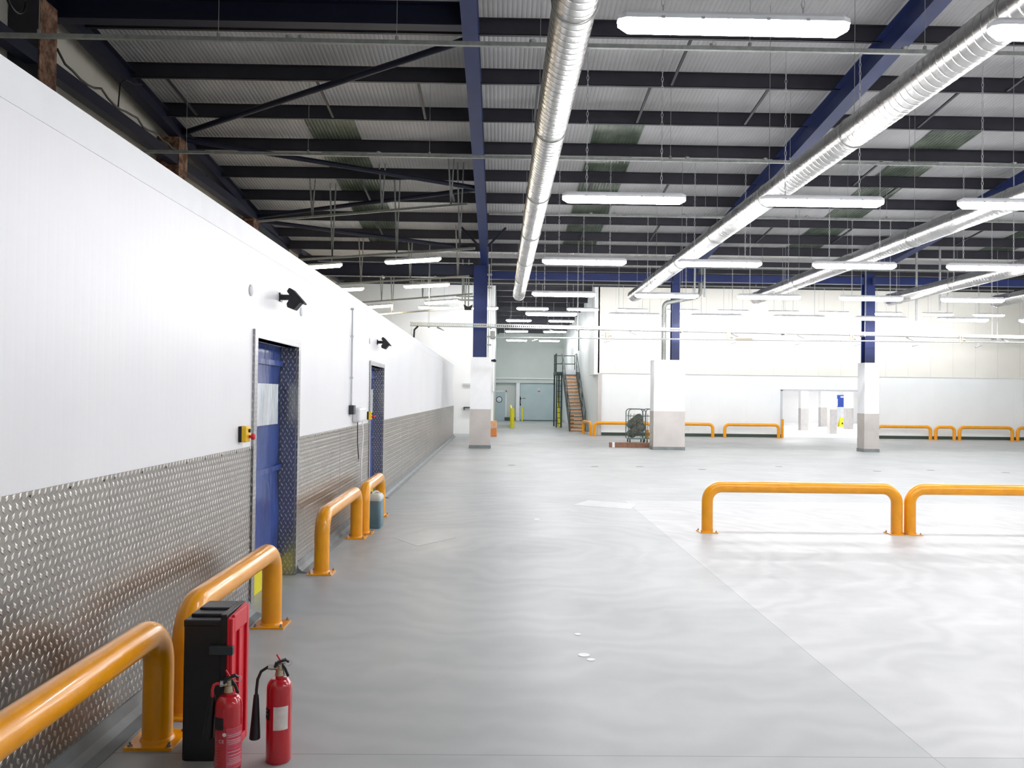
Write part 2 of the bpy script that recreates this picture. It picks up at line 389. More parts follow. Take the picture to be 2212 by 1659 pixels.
# ---------------------------------------------------------------- left doors
def left_door(n, y0, y1, vision):
    d = bpy.data.objects.new('door_%d' % n, None); COL.objects.link(d); d.location = (X1, y0, 0); d['kind'] = 'structure'
    L = y1-y0; T = DH
    f = MB(); f.box(-.10, .018, -.075, .0, 0, T+.06); f.box(-.14, .018, L, L+.07, 0, T+.06); f.box(-.10, .018, 0, L, T, T+.06)
    f.box(-.2, -.1, -.05, .03, 0, T); f.box(-.18, 0, L-.012, L, 0, T)
    f.build('door_frame', 'trim_tread', d)
    c = MB(); n_ = 30; m_ = 24; vs = []
    for j in range(m_+1):
        for i in range(n_+1):
            u = i/n_; v = j/m_
            x = -.14 + .010*math.sin(u*9+v*3) + .006*math.sin(v*17+u*4)
            vs.append((x, .03+u*(L-.04), .11+v*(T-.11)))
    c.add(vs, [(j*(n_+1)+i, j*(n_+1)+i+1, (j+1)*(n_+1)+i+1, (j+1)*(n_+1)+i) for j in range(m_) for i in range(n_)], True)
    k = c.build('curtain', 'blue', d, 'blue flexible PVC door curtain')
    md = k.modifiers.new('solid', 'SOLIDIFY'); md.thickness = .006
    for z in (.96, 1.86):
        MB().box(-.135, -.112, .03, L-.02, z-.022, z+.022).build('stiffener', 'blue', d)
    MB().box(-.15, -.118, .03, L-.03, 0.0, .16).build('bottom_seal', 'acid', d, 'yellow bottom strip')
    MB().box(-.112, -.107, vision[0], vision[1], 1.34, 1.68).build('vision_panel', 'vision', d, 'clear see-through panel')
    return d
left_door(1, D[0][0], D[0][1], (.3, 1.04))
left_door(2, D[1][0], D[1][1], (.3, 1.0))

def estop(loc, label):
    t = thing('emergency_stop_box', loc, label, 'stop button')
    MB().box(0, .022, -.05, .05, -.055, .055).build('back_box', 'black', t, bevel=.004)
    MB().box(.022, .055, -.05, .05, -.055, .055).build('cover', 'yplast', t, 'yellow face plate', bevel=.005)
    k = MB(); k.tube([(.055, .02, -.018), (.075, .02, -.018)], .010, 14); k.tube([(.072, .02, -.018), (.09, .02, -.018), (.096, .02, -.018)], [.021, .021, .014], 18)
    k.build('stop_button', 'redp', t, 'red mushroom button')
    k = MB(); k.tube([(.055, .015, .024), (.066, .015, .024)], .013, 14); k.build('start_button', 'black', t)
estop((X1, 5.80, 1.315), 'yellow and black emergency stop box with red button beside the nearer blue door')
estop((X1, 11.36, 1.315), 'yellow and black emergency stop box with red button beside the farther blue door')

def sensor(loc, label):
    t = thing('motion_sensor', loc, label, 'sensor')
    b = MB(); b.box(0, .012, -.035, .035, -.035, .035)
    b.box(.01, .105, -.028, -.022, -.02, .02); b.box(.01, .105, .022, .028, -.02, .02)
    for q in range(3): b.box(.02+q*.03, .026+q*.03, -.024, .024, -.02, .02)
    b.build('bracket', 'black', t)
    h = MB()
    pr = [(.075, .075), (.10, .062), (.2, -.05), (.185, -.058), (.165, -.045), (.115, -.105), (.06, -.085), (.055, -.055), (.09, .0), (.055, .045)]
    h.prism([(x+.01, z) for x, z in pr], -.06, .06, 'y'); h.build('sensor_head', 'black', t, bevel=.008)
    MB().tube([(.12, 0, -.072), (.105, 0, -.09)], [.03, .022], 14).build('lens', 'dgrey', t)
sensor((X1, 6.78, 2.385), 'black motion sensor on bracket high above the nearer blue door')
sensor((X1, 12.15, 2.37), 'black motion sensor on bracket high above the farther blue door')
for i, (yy, l) in enumerate([(5.98, 'pale round vent cap high on wall left of the nearer motion sensor'), (7.49, 'pale round vent cap high on wall right of the nearer motion sensor'), (11.43, 'pale round vent cap high on wall above the farther blue door')]):
    t = MB(); t.tube([(X1, yy, 2.34), (X1+.006, yy, 2.34), (X1+.010, yy, 2.34)], [.042, .042, .034], 20)
    t.build('vent_cap', 'vent', None, l, 'vent cap')
# conduit, socket boxes and cables between the doors
t = thing('wall_conduit', (X1, 10.0, 1.47), 'slim white vertical conduit running up wall between the doors', 'conduit')
MB().tube([(.018, 0, 0), (.018, 0, 1.16)], .011, 10).build('pipe', 'vent', t)
for z in (.33, .83, 1.16): MB().box(0, .035, -.018, .018, z-.012, z+.012).build('clip', 'vent', t)
MB().box(X1, X1+.06, 9.93, 10.07, 1.36, 1.47).build('junction_box', 'dgrey', None, 'dark grey junction box at foot of the white wall conduit', 'junction box', bevel=.006)
MB().box(X1, X1+.10, 10.16, 10.62, 1.26, 1.44).build('dispenser_box', 'white', None, 'white rounded box on wall beside the dark grey junction box', 'wall box', bevel=.03)
MB().box(X1, X1+.05, 10.7, 10.79, 1.31, 1.39).build('socket_box', 'dgrey', None, 'small dark grey socket right of the white wall box', 'socket', bevel=.005)
MB().tube([(X1+.05, 10.28, 1.26), (X1+.05, 10.30, 1.0), (X1+.045, 10.40, .84), (X1+.04, 10.46, .79)], .006, 8).build('cable', 'dgrey', None, 'thin dark cable hanging from the white wall box', 'cable')
MB().tube([(X1+.03, 10.74, 1.31), (X1+.05, 10.72, 1.1), (X1+.045, 10.64, .8), (X1+.045, 10.6, .45)], .008, 8).build('cable', 'white', None, 'white cable hanging from the small dark socket', 'cable')
MB().tube([(X1+.03, 10.46, .79), (X1+.05, 10.5, .8), (X1+.05, 10.55, .78), (X1+.03, 10.5, .76), (X1+.04, 10.44, .78)], .006, 8).build('cable_coil', 'vent', None, 'small pale plug at end of the thin dark cable', 'plug')

# ---------------------------------------------------------------- barriers
def bent(p0, p1, H, r, R=.17, seg=20, n=8):
    """hoop from foot p0 to foot p1, outer height H, tube radius r"""
    p0 = Vector(p0); p1 = Vector(p1); d = (p1-p0).normalized(); z = Vector((0,0,1)); top = H-r
    pts = [p0] + arc(p0+d*R+z*(top-R), R, math.pi, math.pi/2, n, d, z) + arc(p1-d*R+z*(top-R), R, math.pi/2, 0, n, d, z) + [p1]
    return MB().tube(pts, r, seg)
def barrier(a, b, label, H=.6, r=.067, near=True, group='yellow hoop barriers', mat='yellow', plate=True):
    a = Vector((a[0], a[1], 0)); b = Vector((b[0], b[1], 0)); L = (b-a).length; rz = math.atan2(b.y-a.y, b.x-a.x)
    t = thing('hoop_barrier', a, label, 'barrier', group, rz)
    bent((0,0,.01), (L,0,.01), H, r, min(.17, L/2-.02), 24 if near else 12, 10 if near else 6).build('rail', mat, t)
    for x in ((0, L) if plate else ()):
        q = r*1.62
        p = MB().box(x-q, x+q, -q, q, 0, .012).build('base_plate', mat, t)
        if near:
            w = MB().tube([(x, 0, .012), (x, 0, .02), (x, 0, .026)], [r*1.14, r*1.08, r*1.0], 24).build('weld', mat, t)
            for sx in (-1, 1):
                for sy in (-1, 1):
                    cx, cy = x+sx*q*.8, sy*q*.8
                    MB().tube([(cx, cy, .012), (cx, cy, .02)], .0105, 6).tube([(cx, cy, .02), (cx, cy, .032)], .0055, 8).build('bolt', 'bolt', p)
    return t
G1 = 'yellow hoop barriers along the left wall'
barrier((-1.55, 3.85), (-1.55, 1.75), 'thick yellow hoop barrier nearest the camera along the plated wall', H=.575, group=G1)
barrier((-1.55, 4.18), (-1.555, 5.77), 'yellow hoop barrier behind the black and red cabinet', H=.575, group=G1)
barrier((-1.57, 7.45), (-1.58, 9.30), 'yellow hoop barrier just past the nearer blue door', H=.575, group=G1)
barrier((-1.55, 9.62), (-1.56, 11.0), 'yellow hoop barrier behind the plastic jerrycan', H=.575, group=G1)
G2 = 'yellow hoop barriers standing on the open floor'
barrier((2.515, 9.95), (4.80, 9.93), 'long yellow hoop barrier standing alone in open floor, full length in view', group=G2)
barrier((4.955, 9.92), (7.5, 9.9), 'yellow hoop barrier cut off by the right edge of the picture', group=G2)
G3 = 'yellow hoop barriers along the far wall'
fb = [(3.95, 6.3, 'left of and behind the wire roll cage'), (6.5, 8.87, 'right of the wide middle column'), (9.37, 11.62, 'ending at the far doorway post'),
      (15.75, 17.98, 'just right of the right-hand column'), (18.2, 18.98, 'short one between two long ones on the right'), (19.2, 21.42, 'second long one right of the right-hand column'), (21.65, 23.9, 'cut off at the right edge')]
for a, b, l in fb: barrier((a, 34.3), (b, 34.3), 'distant yellow hoop barrier along far wall, ' + l, near=False, group=G3)
barrier((3.72, 36.6), (3.85, 34.75), 'short yellow hoop barrier seen end-on beside the staircase foot', near=False, group=G3)
MB().tube([(11.95, 34.8, 0), (11.95, 34.8, .78)], .055, 12).build('bollard', 'yellow', None, 'thin yellow post at left edge of the far doorway', 'bollard')

# ---------------------------------------------------------------- boxed columns
def column(x, y, w, d, lab, navyx, navyw, top):
    t = thing('boxed_column', (x, y, 0), lab, 'column', 'steel columns boxed in white panel')
    MB().box(-w/2, w/2, -d/2, d/2, 1.2, 2.79).build('white_casing', 'white', t, 'white panel casing')
    MB().box(-w/2-.008, w/2+.008, -d/2-.008, d/2+.008, .1, 1.2).build('plate_casing', 'tread_col', t, 'chequer-plate lower casing')
    MB().box(-w/2-.02, w/2+.02, -d/2-.02, d/2+.02, 0, .1).build('plinth', 'kerb', t, 'grey floor cove')
    MB().ibeam((navyx-x, 0, 2.75), (navyx-x, 0, top), navyw[0], navyw[1], .03, up=(0, 1, 0)).build('steel_stanchion', 'navy', t, 'navy blue steel post')
    return t
c1 = column(-.585, 25.6, .63, .5, 'white boxed column left of the staircase with navy steel above', -.625, (.42, .4), 5.62)
column(5.26, 25.9, .96, .62, 'widest white boxed column, roll cage behind its left side', 5.48, (.24, .26), 5.6)
column(11.62, 25.95, .45, .5, 'white boxed column in front of the far doorway', 11.6, (.30, .32), 5.6)
# grey downpipe at the middle column
t = thing('rainwater_pipe', (5.10, 25.75, 2.79), 'grey bent rainwater pipe entering top of the widest boxed column', 'pipe')
MB().tube([(0, 0, 0), (0, 0, .7), (0, 0, 1.65)] + arc((.16, 0, 1.65), .16, math.pi, math.pi/2, 6, (1,0,0), (0,0,1)) + [(1.0, 0, 1.98), (1.13, 0, 2.1), (1.15, 0, 2.9)], .068, 16).build('pipe', 'galv_m', t)
for z in (.95, 1.35): MB().tube([(0,0,z), (0,0,z+.06)], .078, 16).build('coupling', 'galv_m', t)

# ---------------------------------------------------------------- roof steel
RX = [(-.5, .235), (5.95, .25), (11.65, .25), (17.6, .25)]
nm = ['over the column left of the staircase', 'running diagonally behind the second silver duct', 'above the right-hand column', 'at the far right, mostly out of view']
for (x, fw), l in zip(RX, nm):
    p = lambda y: (x, y, 5.80+.1*(25.5-y))
    r_ = MB().ibeam(p(YB+.05), p(25.4), fw, .40)
    r_.build('rafter', 'navy', None, 'navy steel roof rafter ' + l, 'rafter', 'navy roof rafters')
# haunches
MB().prism([(5.3, 5.15), (5.5, 5.15), (6.07, 5.55), (6.07, 6.0), (5.3, 6.0)], 25.35, 25.55, 'y').build('haunch_bracket', 'navy', None, 'navy haunch joining the middle column to its rafter', 'bracket')
for sx, l in ((-1, 'left'), (1, 'right')):
    MB().bar((-.5+sx*.12, 22.9, 5.75), (-.5+sx*.62, 22.9, 6.27), .06, .02, (0,1,0)).build('rafter_stay', 'navy_d', None, 'short dark diagonal stay on %s side of the rafter above the left column' % l, 'brace')
# valley beam: deep left of the first column, shallower to the right
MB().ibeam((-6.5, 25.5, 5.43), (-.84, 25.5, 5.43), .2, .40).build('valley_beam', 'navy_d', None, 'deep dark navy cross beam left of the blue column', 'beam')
for a, b, l in [(-.4, 5.27, 'between the left and middle columns'), (5.55, 11.22, 'between the middle and right columns'), (11.58, XR-.2, 'right of the right-hand column')]:
    MB().box(a, b, 25.4, 25.6, 5.2, 5.42).build('valley_beam', 'navy', None, 'blue cross beam %s' % l, 'beam', 'blue cross beams on the column heads')
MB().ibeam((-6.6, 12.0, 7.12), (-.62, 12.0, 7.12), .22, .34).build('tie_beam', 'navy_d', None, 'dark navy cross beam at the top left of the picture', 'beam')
PY = [1.9, 3.5, 5.1, 6.6, 8.2, 9.8, 11.3, 12.85, 14.45, 16.0, 17.6, 19.2, 20.75, 22.35, 23.9, 25.2]
def purlin(y, z, x0, x1, lab):
    m = MB(); m.box(x0, x1, y-.004, y+.004, z-.12, z+.12); m.box(x0, x1, y-.004, y+.065, z-.12, z-.112); m.box(x0, x1, y-.065, y+.004, z+.112, z+.12)
    m.box(x0, x1, y+.057, y+.065, z-.12, z-.095)
    return m.build('purlin', 'purlin', None, lab, 'purlin', 'dark roof purlins')
vis = 0
for y in PY:
    if y < 8.5: lab = 'dark roof purlin overhead, nearer than the top of the picture'
    else: lab = 'long dark roof purlin, %s down from the top of the picture' % ORD[vis]; vis += 1
    purlin(y, zr(y)-.175, -6.8, XR-.25, lab)
y = 27.0; i = 0
while y < 34.8:
    purlin(y, zfar(y)-.15, -6.6, XR-.25, 'dark purlin of the distant roof seen above the blue cross beam, %s beyond it' % ORD[i]); y += 1.5; i += 1
i = 0
while y < 54:
    purlin(y, zfar(y)-.15, -.2, 4.15, 'short dark purlin over the staircase recess, %s from its mouth' % ORD[i]); y += 1.7; i += 1
# stays between purlins
i = 0
for (ya, yb), xs in {(14.45, 16.0): [-5.9, -3.28, -1.5, .61, 2.6, 4.7, 8.1], (19.2, 20.75): [-3.3, -1.2, 2.1, 3.9, 6.9, 9.3], (22.35, 23.9): [-3.4, 2.3, 4.3, 7.4, 9.6, 13.2], (12.85, 14.45): [8.9, 2.95], (17.6, 19.2): [8.2]}.items():
    for q, x in enumerate(xs):
        MB().bar((x, ya+.06, zr(ya)-.27), (x, yb-.02, zr(yb)-.27), .045, .03).build('purlin_stay', 'purlin', None, 'short dark stay bar, %s from left in %s purlin gap' % (ORD[q], {14.45: 'the second lit', 19.2: 'a middle', 22.35: 'the farthest', 12.85: 'the nearest lit', 17.6: 'the third lit'}[ya]), 'stay bar', 'stay bars between purlins')
# green-stained rooflights
for x, l in ((-3.5, 'left of the blue rafter'), (2.37, 'between the first two silver ducts'), (9.25, 'right of the second silver duct'), (15.2, 'at the far right')):
    m = MB(); m.add([(x-.5, 16.1, zr(16.1)-.05), (x+.5, 16.1, zr(16.1)-.05), (x+.5, 25.3, zr(25.3)-.05), (x-.5, 25.3, zr(25.3)-.05),
                     (x-.5, 16.1, zr(16.1)-.03), (x+.5, 16.1, zr(16.1)-.03), (x+.5, 25.3, zr(25.3)-.03), (x-.5, 25.3, zr(25.3)-.03)], [(0,1,2,3),(4,5,6,7),(0,1,5,4),(1,2,6,5),(2,3,7,6),(3,0,4,7)])
    m.build('rooflight', 'sky', None, 'green-stained translucent roof strip ' + l, 'rooflight', 'rooflight strips')
# roof bracing tubes in the left bay
for p0, p1, l in [((-6.56, 16.9, 6.86), (-.62, 12.5, 6.98), 'rising right from the second clad post to the rafter'), ((-6.5, 17.0, 6.78), (-.62, 18.9, 6.36), 'falling right from the second clad post'),
                  ((-6.5, 21.9, 6.25), (-.62, 18.95, 6.34), 'rising right from the third clad post'), ((-6.5, 22.1, 6.2), (-.95, 23.9, 5.87), 'lowest, falling right from the third clad post')]:
    MB().tube([p0, p1], .055, 12).build('roof_brace', 'navy_d', None, 'dark navy bracing tube ' + l, 'brace', 'navy bracing tubes')
# clad gable posts
for i, (y, top) in enumerate([(11.45, 7.05), (16.42, 6.66), (21.4, 6.14), (26.3, 5.75)]):
    t = thing('gable_post', (-6.62, y+.22, 0), ['nearest brown mottled clad post at the top left corner', 'second brown mottled clad post above the white wall', 'third brown clad post, small, above the white wall', 'farthest brown clad post behind the warm lamps'][i], 'column', 'clad posts of the gable wall')
    MB().box(.205, .222, -.22, .22, 0, top).build('cladding_board', 'board', t, 'brown mottled board')
    MB().box(-.22, .205, -.215, .215, 0, top).build('post_casing', 'purlin' if i == 0 else 'board', t)
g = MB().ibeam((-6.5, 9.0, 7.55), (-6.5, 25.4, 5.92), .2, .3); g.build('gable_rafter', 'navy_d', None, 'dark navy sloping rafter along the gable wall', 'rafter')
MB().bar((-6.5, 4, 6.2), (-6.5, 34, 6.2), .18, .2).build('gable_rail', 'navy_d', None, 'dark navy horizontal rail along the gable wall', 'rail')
pts = [(-6.4, 11.9, 6.5)]
for k in range(1, 22): pts.append((-6.4, 11.9+k*.22, 6.34 + .03*math.sin(k*1.3) + (.0 if k % 6 else .05)))
MB().tube(pts, .018, 8).build('loose_cable', 'black', None, 'black cable sagging along the navy rail of the gable wall', 'cable')
MB().tube([(-6.35, 13.7, 6.3), (-6.35, 13.75, 6.7), (-6.35, 13.95, 6.85), (-6.35, 14.3, 6.9), (-6.4, 14.7, 7.05)], .012, 8).build('loose_cable', 'black', None, 'black cable looping up from the navy rail to the rafter', 'cable')
MB().tube(arc((-6.3, 10.7, 6.7), .22, 0, 6.28, 24, (0,1,0), (0,0,1)), .02, 8).build('cable_coil', 'black', None, 'coil of black cable hanging at the top left corner', 'cable coil')

# ---------------------------------------------------------------- spiral ducts
def spiral(y0, y1, r):
    m = MB(); pts = []; rs = []; y = y0; p = .115
    while y < y1:
        for dy, dr in ((.001, 0), (.005, 0), (p-.020, 0), (p-.016, 0), (p-.013, .003), (p-.004, .003)):
            pts.append((0, y+dy, 0)); rs.append(r+dr)
        y += p
    seg = 28; vs = []
    # rings slanted a little like a spiral lock seam
    for (x, yy, z), rr in zip(pts, rs):
        for k in range(seg):
            t_ = 2*math.pi*k/seg; vs.append((rr*math.cos(t_), yy+.03*math.cos(t_), rr*math.sin(t_)))
    n = len(pts); m.add(vs, [(i*seg+k, i*seg+(k+1)%seg, (i+1)*seg+(k+1)%seg, (i+1)*seg+k) for i in range(n-1) for k in range(seg)], True)
    o = len(m.v); m.f.append(tuple(range(seg))); m.s.append(False); m.f.append(tuple(o-seg+k for k in range(seg))[::-1]); m.s.append(False)
    return m
DX = [.55, 4.03, 7.75, 11.83, 15.1]; DZ = 4.68; DY = 25.0
dl = ['leftmost silver spiral duct, left of all the hanging lamps', 'second silver spiral duct from the left, longest diagonal', 'third silver spiral duct from the left', 'fourth silver spiral duct from the left', 'rightmost silver spiral duct, only its far end in view']
for i, x in enumerate(DX):
    if i == 0:
        d0 = thing('spiral_duct', (x, 0, DZ), dl[0], 'duct', 'round silver ventilation ducts')
        b_ = spiral(-6, DY, .176).build('duct_pipe', 'duct', d0)
        e = MB(); e.tube([(0, DY-.02, 0), (0, DY+.02, 0), (0, DY+.09, .0)], [.186, .186, .12], 28); e.build('end_cap', 'duct', d0)
        for yy in range(-3, 25, 3):
            h = MB(); h.tube(arc((0, yy+.4, 0), .184, 0, 6.283, 24, (1,0,0), (0,0,1)), .006, 6); h.tube([(0, yy+.4, .18), (0, yy+.4, zr(yy+.4)-DZ-.02)], .004, 6)
            h.build('duct_hanger', 'galv_m', d0)
    else: dup(d0, (x, 0, DZ), dl[i])

# ---------------------------------------------------------------- strip lamps
def loft(m, secs, smooth=False):
    n = len(secs[0]); vs = [v for s in secs for v in s]
    fs = [(i*n+k, i*n+(k+1)%n, (i+1)*n+(k+1)%n, (i+1)*n+k) for i in range(len(secs)-1) for k in range(n)]
    fs += [tuple(range(n)), tuple((len(secs)-1)*n+k for k in range(n))]
    return m.add(vs, fs, smooth)
def lamp_meshes(L, emit):
    h = MB(); hs = []
    for x, k in ((-L/2, .55), (-L/2+.05, 1), (L/2-.05, 1), (L/2, .55)):
        hs.append([(x, -.062*k, .0), (x, .062*k, .0), (x, .058*k, .03), (x, .035*k, .052*k+.004), (x, -.035*k, .052*k+.004), (x, -.058*k, .03)])
    loft(h, hs)
    d = MB(); ds = []
    for x, k in ((-L/2+.004, .5), (-L/2+.07, 1), (L/2-.07, 1), (L/2-.004, .5)):
        ds.append([(x, -.06*k, -.002), (x, .06*k, -.002), (x, .052*k, -.045*k), (x, .03*k, -.07*k), (x, -.03*k, -.07*k), (x, -.052*k, -.045*k)])
    loft(d, ds)
    return h, d
def chain_mb(L):
    m = MB(); n = int(L/.055); s = L/n
    for i in range(n):
        z = i*s+s/2; ax = (1,0,0) if i % 2 else (0,1,0)
        m.tube([Vector((0,0,z)) + Vector(ax)*(math.cos(a)*.012) + Vector((0,0,1))*(math.sin(a)*(s*.62)) for a in [j*math.pi/3 for j in range(7)]], .0035, 4, caps=False, smooth=False)
    return m
def make_lamp(L, emit, chain, cx=None):
    t = thing('strip_lamp', (0,0,0), 'x', 'strip light')
    h, d = lamp_meshes(L, emit)
    h.build('housing', 'white', t); d.build('diffuser', emit, t)
    cl = MB()
    for s in (-1, 1):
        for q in (.28, .62): cl.box(s*L/2*q-.012, s*L/2*q+.012, -.066, .066, -.006, .012)
    cl.build('clips', 'galv', t)
    for s in (-1, 1):
        k = chain_mb(chain).build('chain', 'chainm', t); k.location = (s*(cx or L*.303), 0, .05)
    return t
LZ = 4.03; TR = [(5.3, 5.85), (10.0, 5.85), (14.7, 5.83), (19.4, 5.86), (24.1, 5.42)]
LX = [1.48+2.42*k for k in range(9)]
rown = ['front row', 'second row from the front', 'third row from the front', 'fourth row from the front', 'fifth row, just before the columns']
proto = {}
nrow = [2, 4, 8, 9, 9]
for r, (y, tz) in enumerate(TR):
    xs = LX[:max(nrow[r], 7)]  # rows run on past the right edge: unseen lamps added to light that side
    if r == 0: xs = LX[:7]
    for k, x in enumerate(xs):
        lab = 'bright white strip lamp hung on chains, %s, %s from left' % (rown[r], ORD[k])
        ch = round(tz-LZ-.06, 2)
        if ch not in proto:
            t = make_lamp(1.5, 'lamp', ch); proto[ch] = t; t.location = (x, y, LZ); t['label'] = lab
        else: t = dup(proto[ch], (x, y, LZ), lab)
        t['group'] = 'white strip lamps hung in rows'
# unseen lamp row added behind the camera to light the foreground
for k in range(5): dup(proto[round(5.85-LZ-.06, 2)], (3.9+2.42*k, .6, LZ), 'added unseen strip lamp behind the camera, %s from left' % ORD[k], group='white strip lamps hung in rows')
# trunking the lamps hang from
def trunk(y, z, x0, x1, lab, w=.05, boxes=()):
    t = thing('lighting_trunking', ((x0+x1)/2, y, z), lab, 'trunking', 'galvanised lighting trunking'); cx = (x0+x1)/2
    MB().box(x0-cx, x1-cx, -w/2, w/2, -w/2, w/2).build('channel', 'galv_m', t)
    x = x0+.8
    while x < x1:
        zt = (zr(y) if y < 25.6 else zfar(y))
        MB().tube([(x-cx, 0, w/2), (x-cx, 0, zt-z-.0)], .004, 6).build('hanger_rod', 'galv', t)
        MB().tube([(x-cx, 0, w/2), (x-cx, 0, w/2+.05)], .022, 8).build('rod_clamp', 'galv_m', t); x += 2.15
    for b in boxes: MB().tube([(b-cx, 0, w/2), (b-cx, 0, w/2+.03), (b-cx, 0, w/2+.045)], [.035, .045, .02], 10).build('outlet', 'galv_m', t)
trunk(5.3, 5.87, -1, 19, 'galvanised lighting trunking overhead above the picture')
trunk(.6, 5.87, -1, 19, 'galvanised lighting trunking behind the camera')
trunk(10.0, 5.87, -6.4, 19, 'galvanised lighting trunking crossing the whole top of the picture', boxes=(-2.6, -2.45, .35, 2.55, 4.9, 5.3))
trunk(14.7, 5.855, -6.4, 19.5, 'galvanised lighting trunking crossing below the topmost one', boxes=(-2.2, .9, 3.3, 4.7, 9.2))
trunk(19.4, 5.885, -.3, 21.9, 'galvanised lighting trunking third from top, starting right of the rafter', boxes=(2.1, 4.3, 7.2))
trunk(24.1, 5.445, -.3, 21.9, 'lowest pale lighting trunking just in front of the blue cross beam')
# far row close to the white wall
pr6 = None
for i, x in enumerate([-2.6, -.72, 1.26, 3.24, 5.22, 7.2, 9.2, 11.2, 13.2, 15.3, 17.35, 19.4]):
    lab = 'small distant white strip lamp in the row nearest the far wall, %s from left' % ORD[i]
    if pr6 is None: pr6 = make_lamp(1.25, 'lamp', .9); pr6.location = (x, 32.6, 5.08); pr6['label'] = lab; pr6['group'] = 'distant strip lamps near the far wall'
    else: dup(pr6, (x, 32.6, 5.08), lab)
trunk(32.6, 6.05, -3.6, 20.4, 'thin distant trunking above the lamps nearest the far wall', w=.04)
# strip lamps inside the recess
for i, (x, y) in enumerate([(.9, 40.8), (3.0, 40.8), (.9, 45.6), (3.0, 45.6), (1.0, 50.5), (3.0, 50.5)]):
    dup(pr6, (x, y, zfar(y)-.97), 'white strip lamp inside the staircase recess, %s one of the %s pair' % (('left', 'right')[i % 2], ('nearest', 'middle', 'farthest')[i//2]), group='strip lamps in the recess')
# left bay: warm and cool lamps set at an angle
la = [((-2.07, 19.33, 4.76), 'warm', 25, 'warm-tinted strip lamp left of the blue column, nearest and highest'), ((-4.55, 20.46, 4.76), 'warm', 25, 'warm-tinted strip lamp half hidden by the top edge of the white wall'),
      ((-2.16, 24.0, 4.80), 'cool2', 25, 'cool white strip lamp left of the blue column, below the navy beam'), ((-4.8, 25.2, 4.80), 'cool2', 25, 'cool white strip lamp at the white wall edge, below the navy beam'),
      ((-1.97, 27.76, 4.76), 'warm', 36, 'distant warm-tinted strip lamp close to the left side of the blue column'), ((-4.4, 29.5, 4.76), 'warm', 36, 'distant warm-tinted strip lamp at the white wall edge')]
pl = {}
for loc, m, dg_, l in la:
    if m not in pl:
        t = make_lamp(1.5, m, .11); pl[m] = t; t.location = loc; t['label'] = l
    else: t = dup(pl[m], loc, l)
    t['group'] = 'angled strip lamps of the left bay'; t.rotation_euler = (0, 0, math.radians(-dg_))
for i, (p0, p1) in enumerate([((-5.99, 20.5, 5.85), (-.75, 18.0, 5.78)), ((-5.04, 20.5, 4.97+.75), (-.575, 18.7, 4.89+.75)), ((-5.5, 20.9, 4.94), (-.6, 18.65, 4.93)), ((-5.5, 25.6, 4.97), (-.9, 23.3, 4.97)), ((-5.0, 30.25, 4.47), (-.9, 27.5, 4.56)), ((-5.5, 30.3, 4.93), (-.92, 27, 4.93))]):
    if i == 1: continue
    l = ['highest, crossing the navy bracing', '', 'just above the nearest warm lamp', 'just below the deep navy beam', 'lowest, in front of the pale far wall', 'short one beside the distant warm lamps'][i]
    t = thing('slanted_channel', p0, 'grey steel channel slanting across the left bay, ' + l, 'channel', 'slanted channels in the left bay')
    q = Vector(p1)-Vector(p0)
    MB().bar((0,0,0), q, .045, .05).build('channel', 'galv_m', t)
    for f in (.28, .62, .93):
        w_ = q*f; yy = p0[1]+w_.y; zt = (zr(yy) if yy < 25.6 else zfar(yy))-p0[2]-.03
        MB().bar(w_, (w_.x-.08, w_.y, zt), .035, .02, (0,1,0)).build('drop_bar', 'galv_m', t); MB().bar(w_, (w_.x+.06, w_.y, zt), .03, .02, (0,1,0)).build('drop_bar', 'galv_m', t)
t = thing('trunking_offcut', (-3.0, 25.2, 5.2), 'thin pale conduit along underside of the deep navy beam', 'conduit')
MB().tube([(-3.4, 0, 0), (2.1, 0, 0)], .015, 8).build('pipe', 'galv', t)
for x in (-2.4, -.6, 1.0): MB().box(x-.03, x+.03, -.02, .3, -.02, .03).build('clip', 'galv_m', t)
MB().tube([(-5.6, 25.35, 5.66), (-.86, 25.35, 5.66)], .014, 8).build('conduit', 'galv', None, 'thin pale conduit along top of the deep navy beam', 'conduit')
for x, y, z0, l in ((5.9, 25.1, 4.6, 'left one above the middle column'), (6.2, 25.1, 4.7, 'right one above the middle column'), (12.35, 24.4, 4.0, 'left one right of the right-hand column'), (13.05, 24.4, 4.3, 'right one right of the right-hand column')):
    MB().box(x-.025, x+.025, y-.02, y+.02, z0, zr(y)-.02).build('hanging_channel', 'galv', None, 'pale vertical steel channel hanging from roof, ' + l, 'channel', 'hanging channels')
# small bracket frame and black loudspeaker-like fitting left of column
t = thing('hung_bracket', (-1.15, 27.0, 4.7), 'small galvanised hanging frame with black fitting left of the blue column', 'bracket')
h = MB(); h.bar((-.1, 0, 0), (-.1, 0, 1.35), .04, .03, (0,1,0)); h.bar((.1, 0, -.3), (.1, 0, 1.35), .04, .03, (0,1,0)); h.box(-.3, .3, -.03, .03, .12, .16); h.box(-.25, .4, -.03, .03, .0, .05); h.build('frame', 'galv_m', t)
MB().prism([(-.02, -.3), (.2, -.3), (.24, -.12), (.1, -.2), (-.06, -.12)], -.05, .05, 'y').build('fitting', 'black', t)

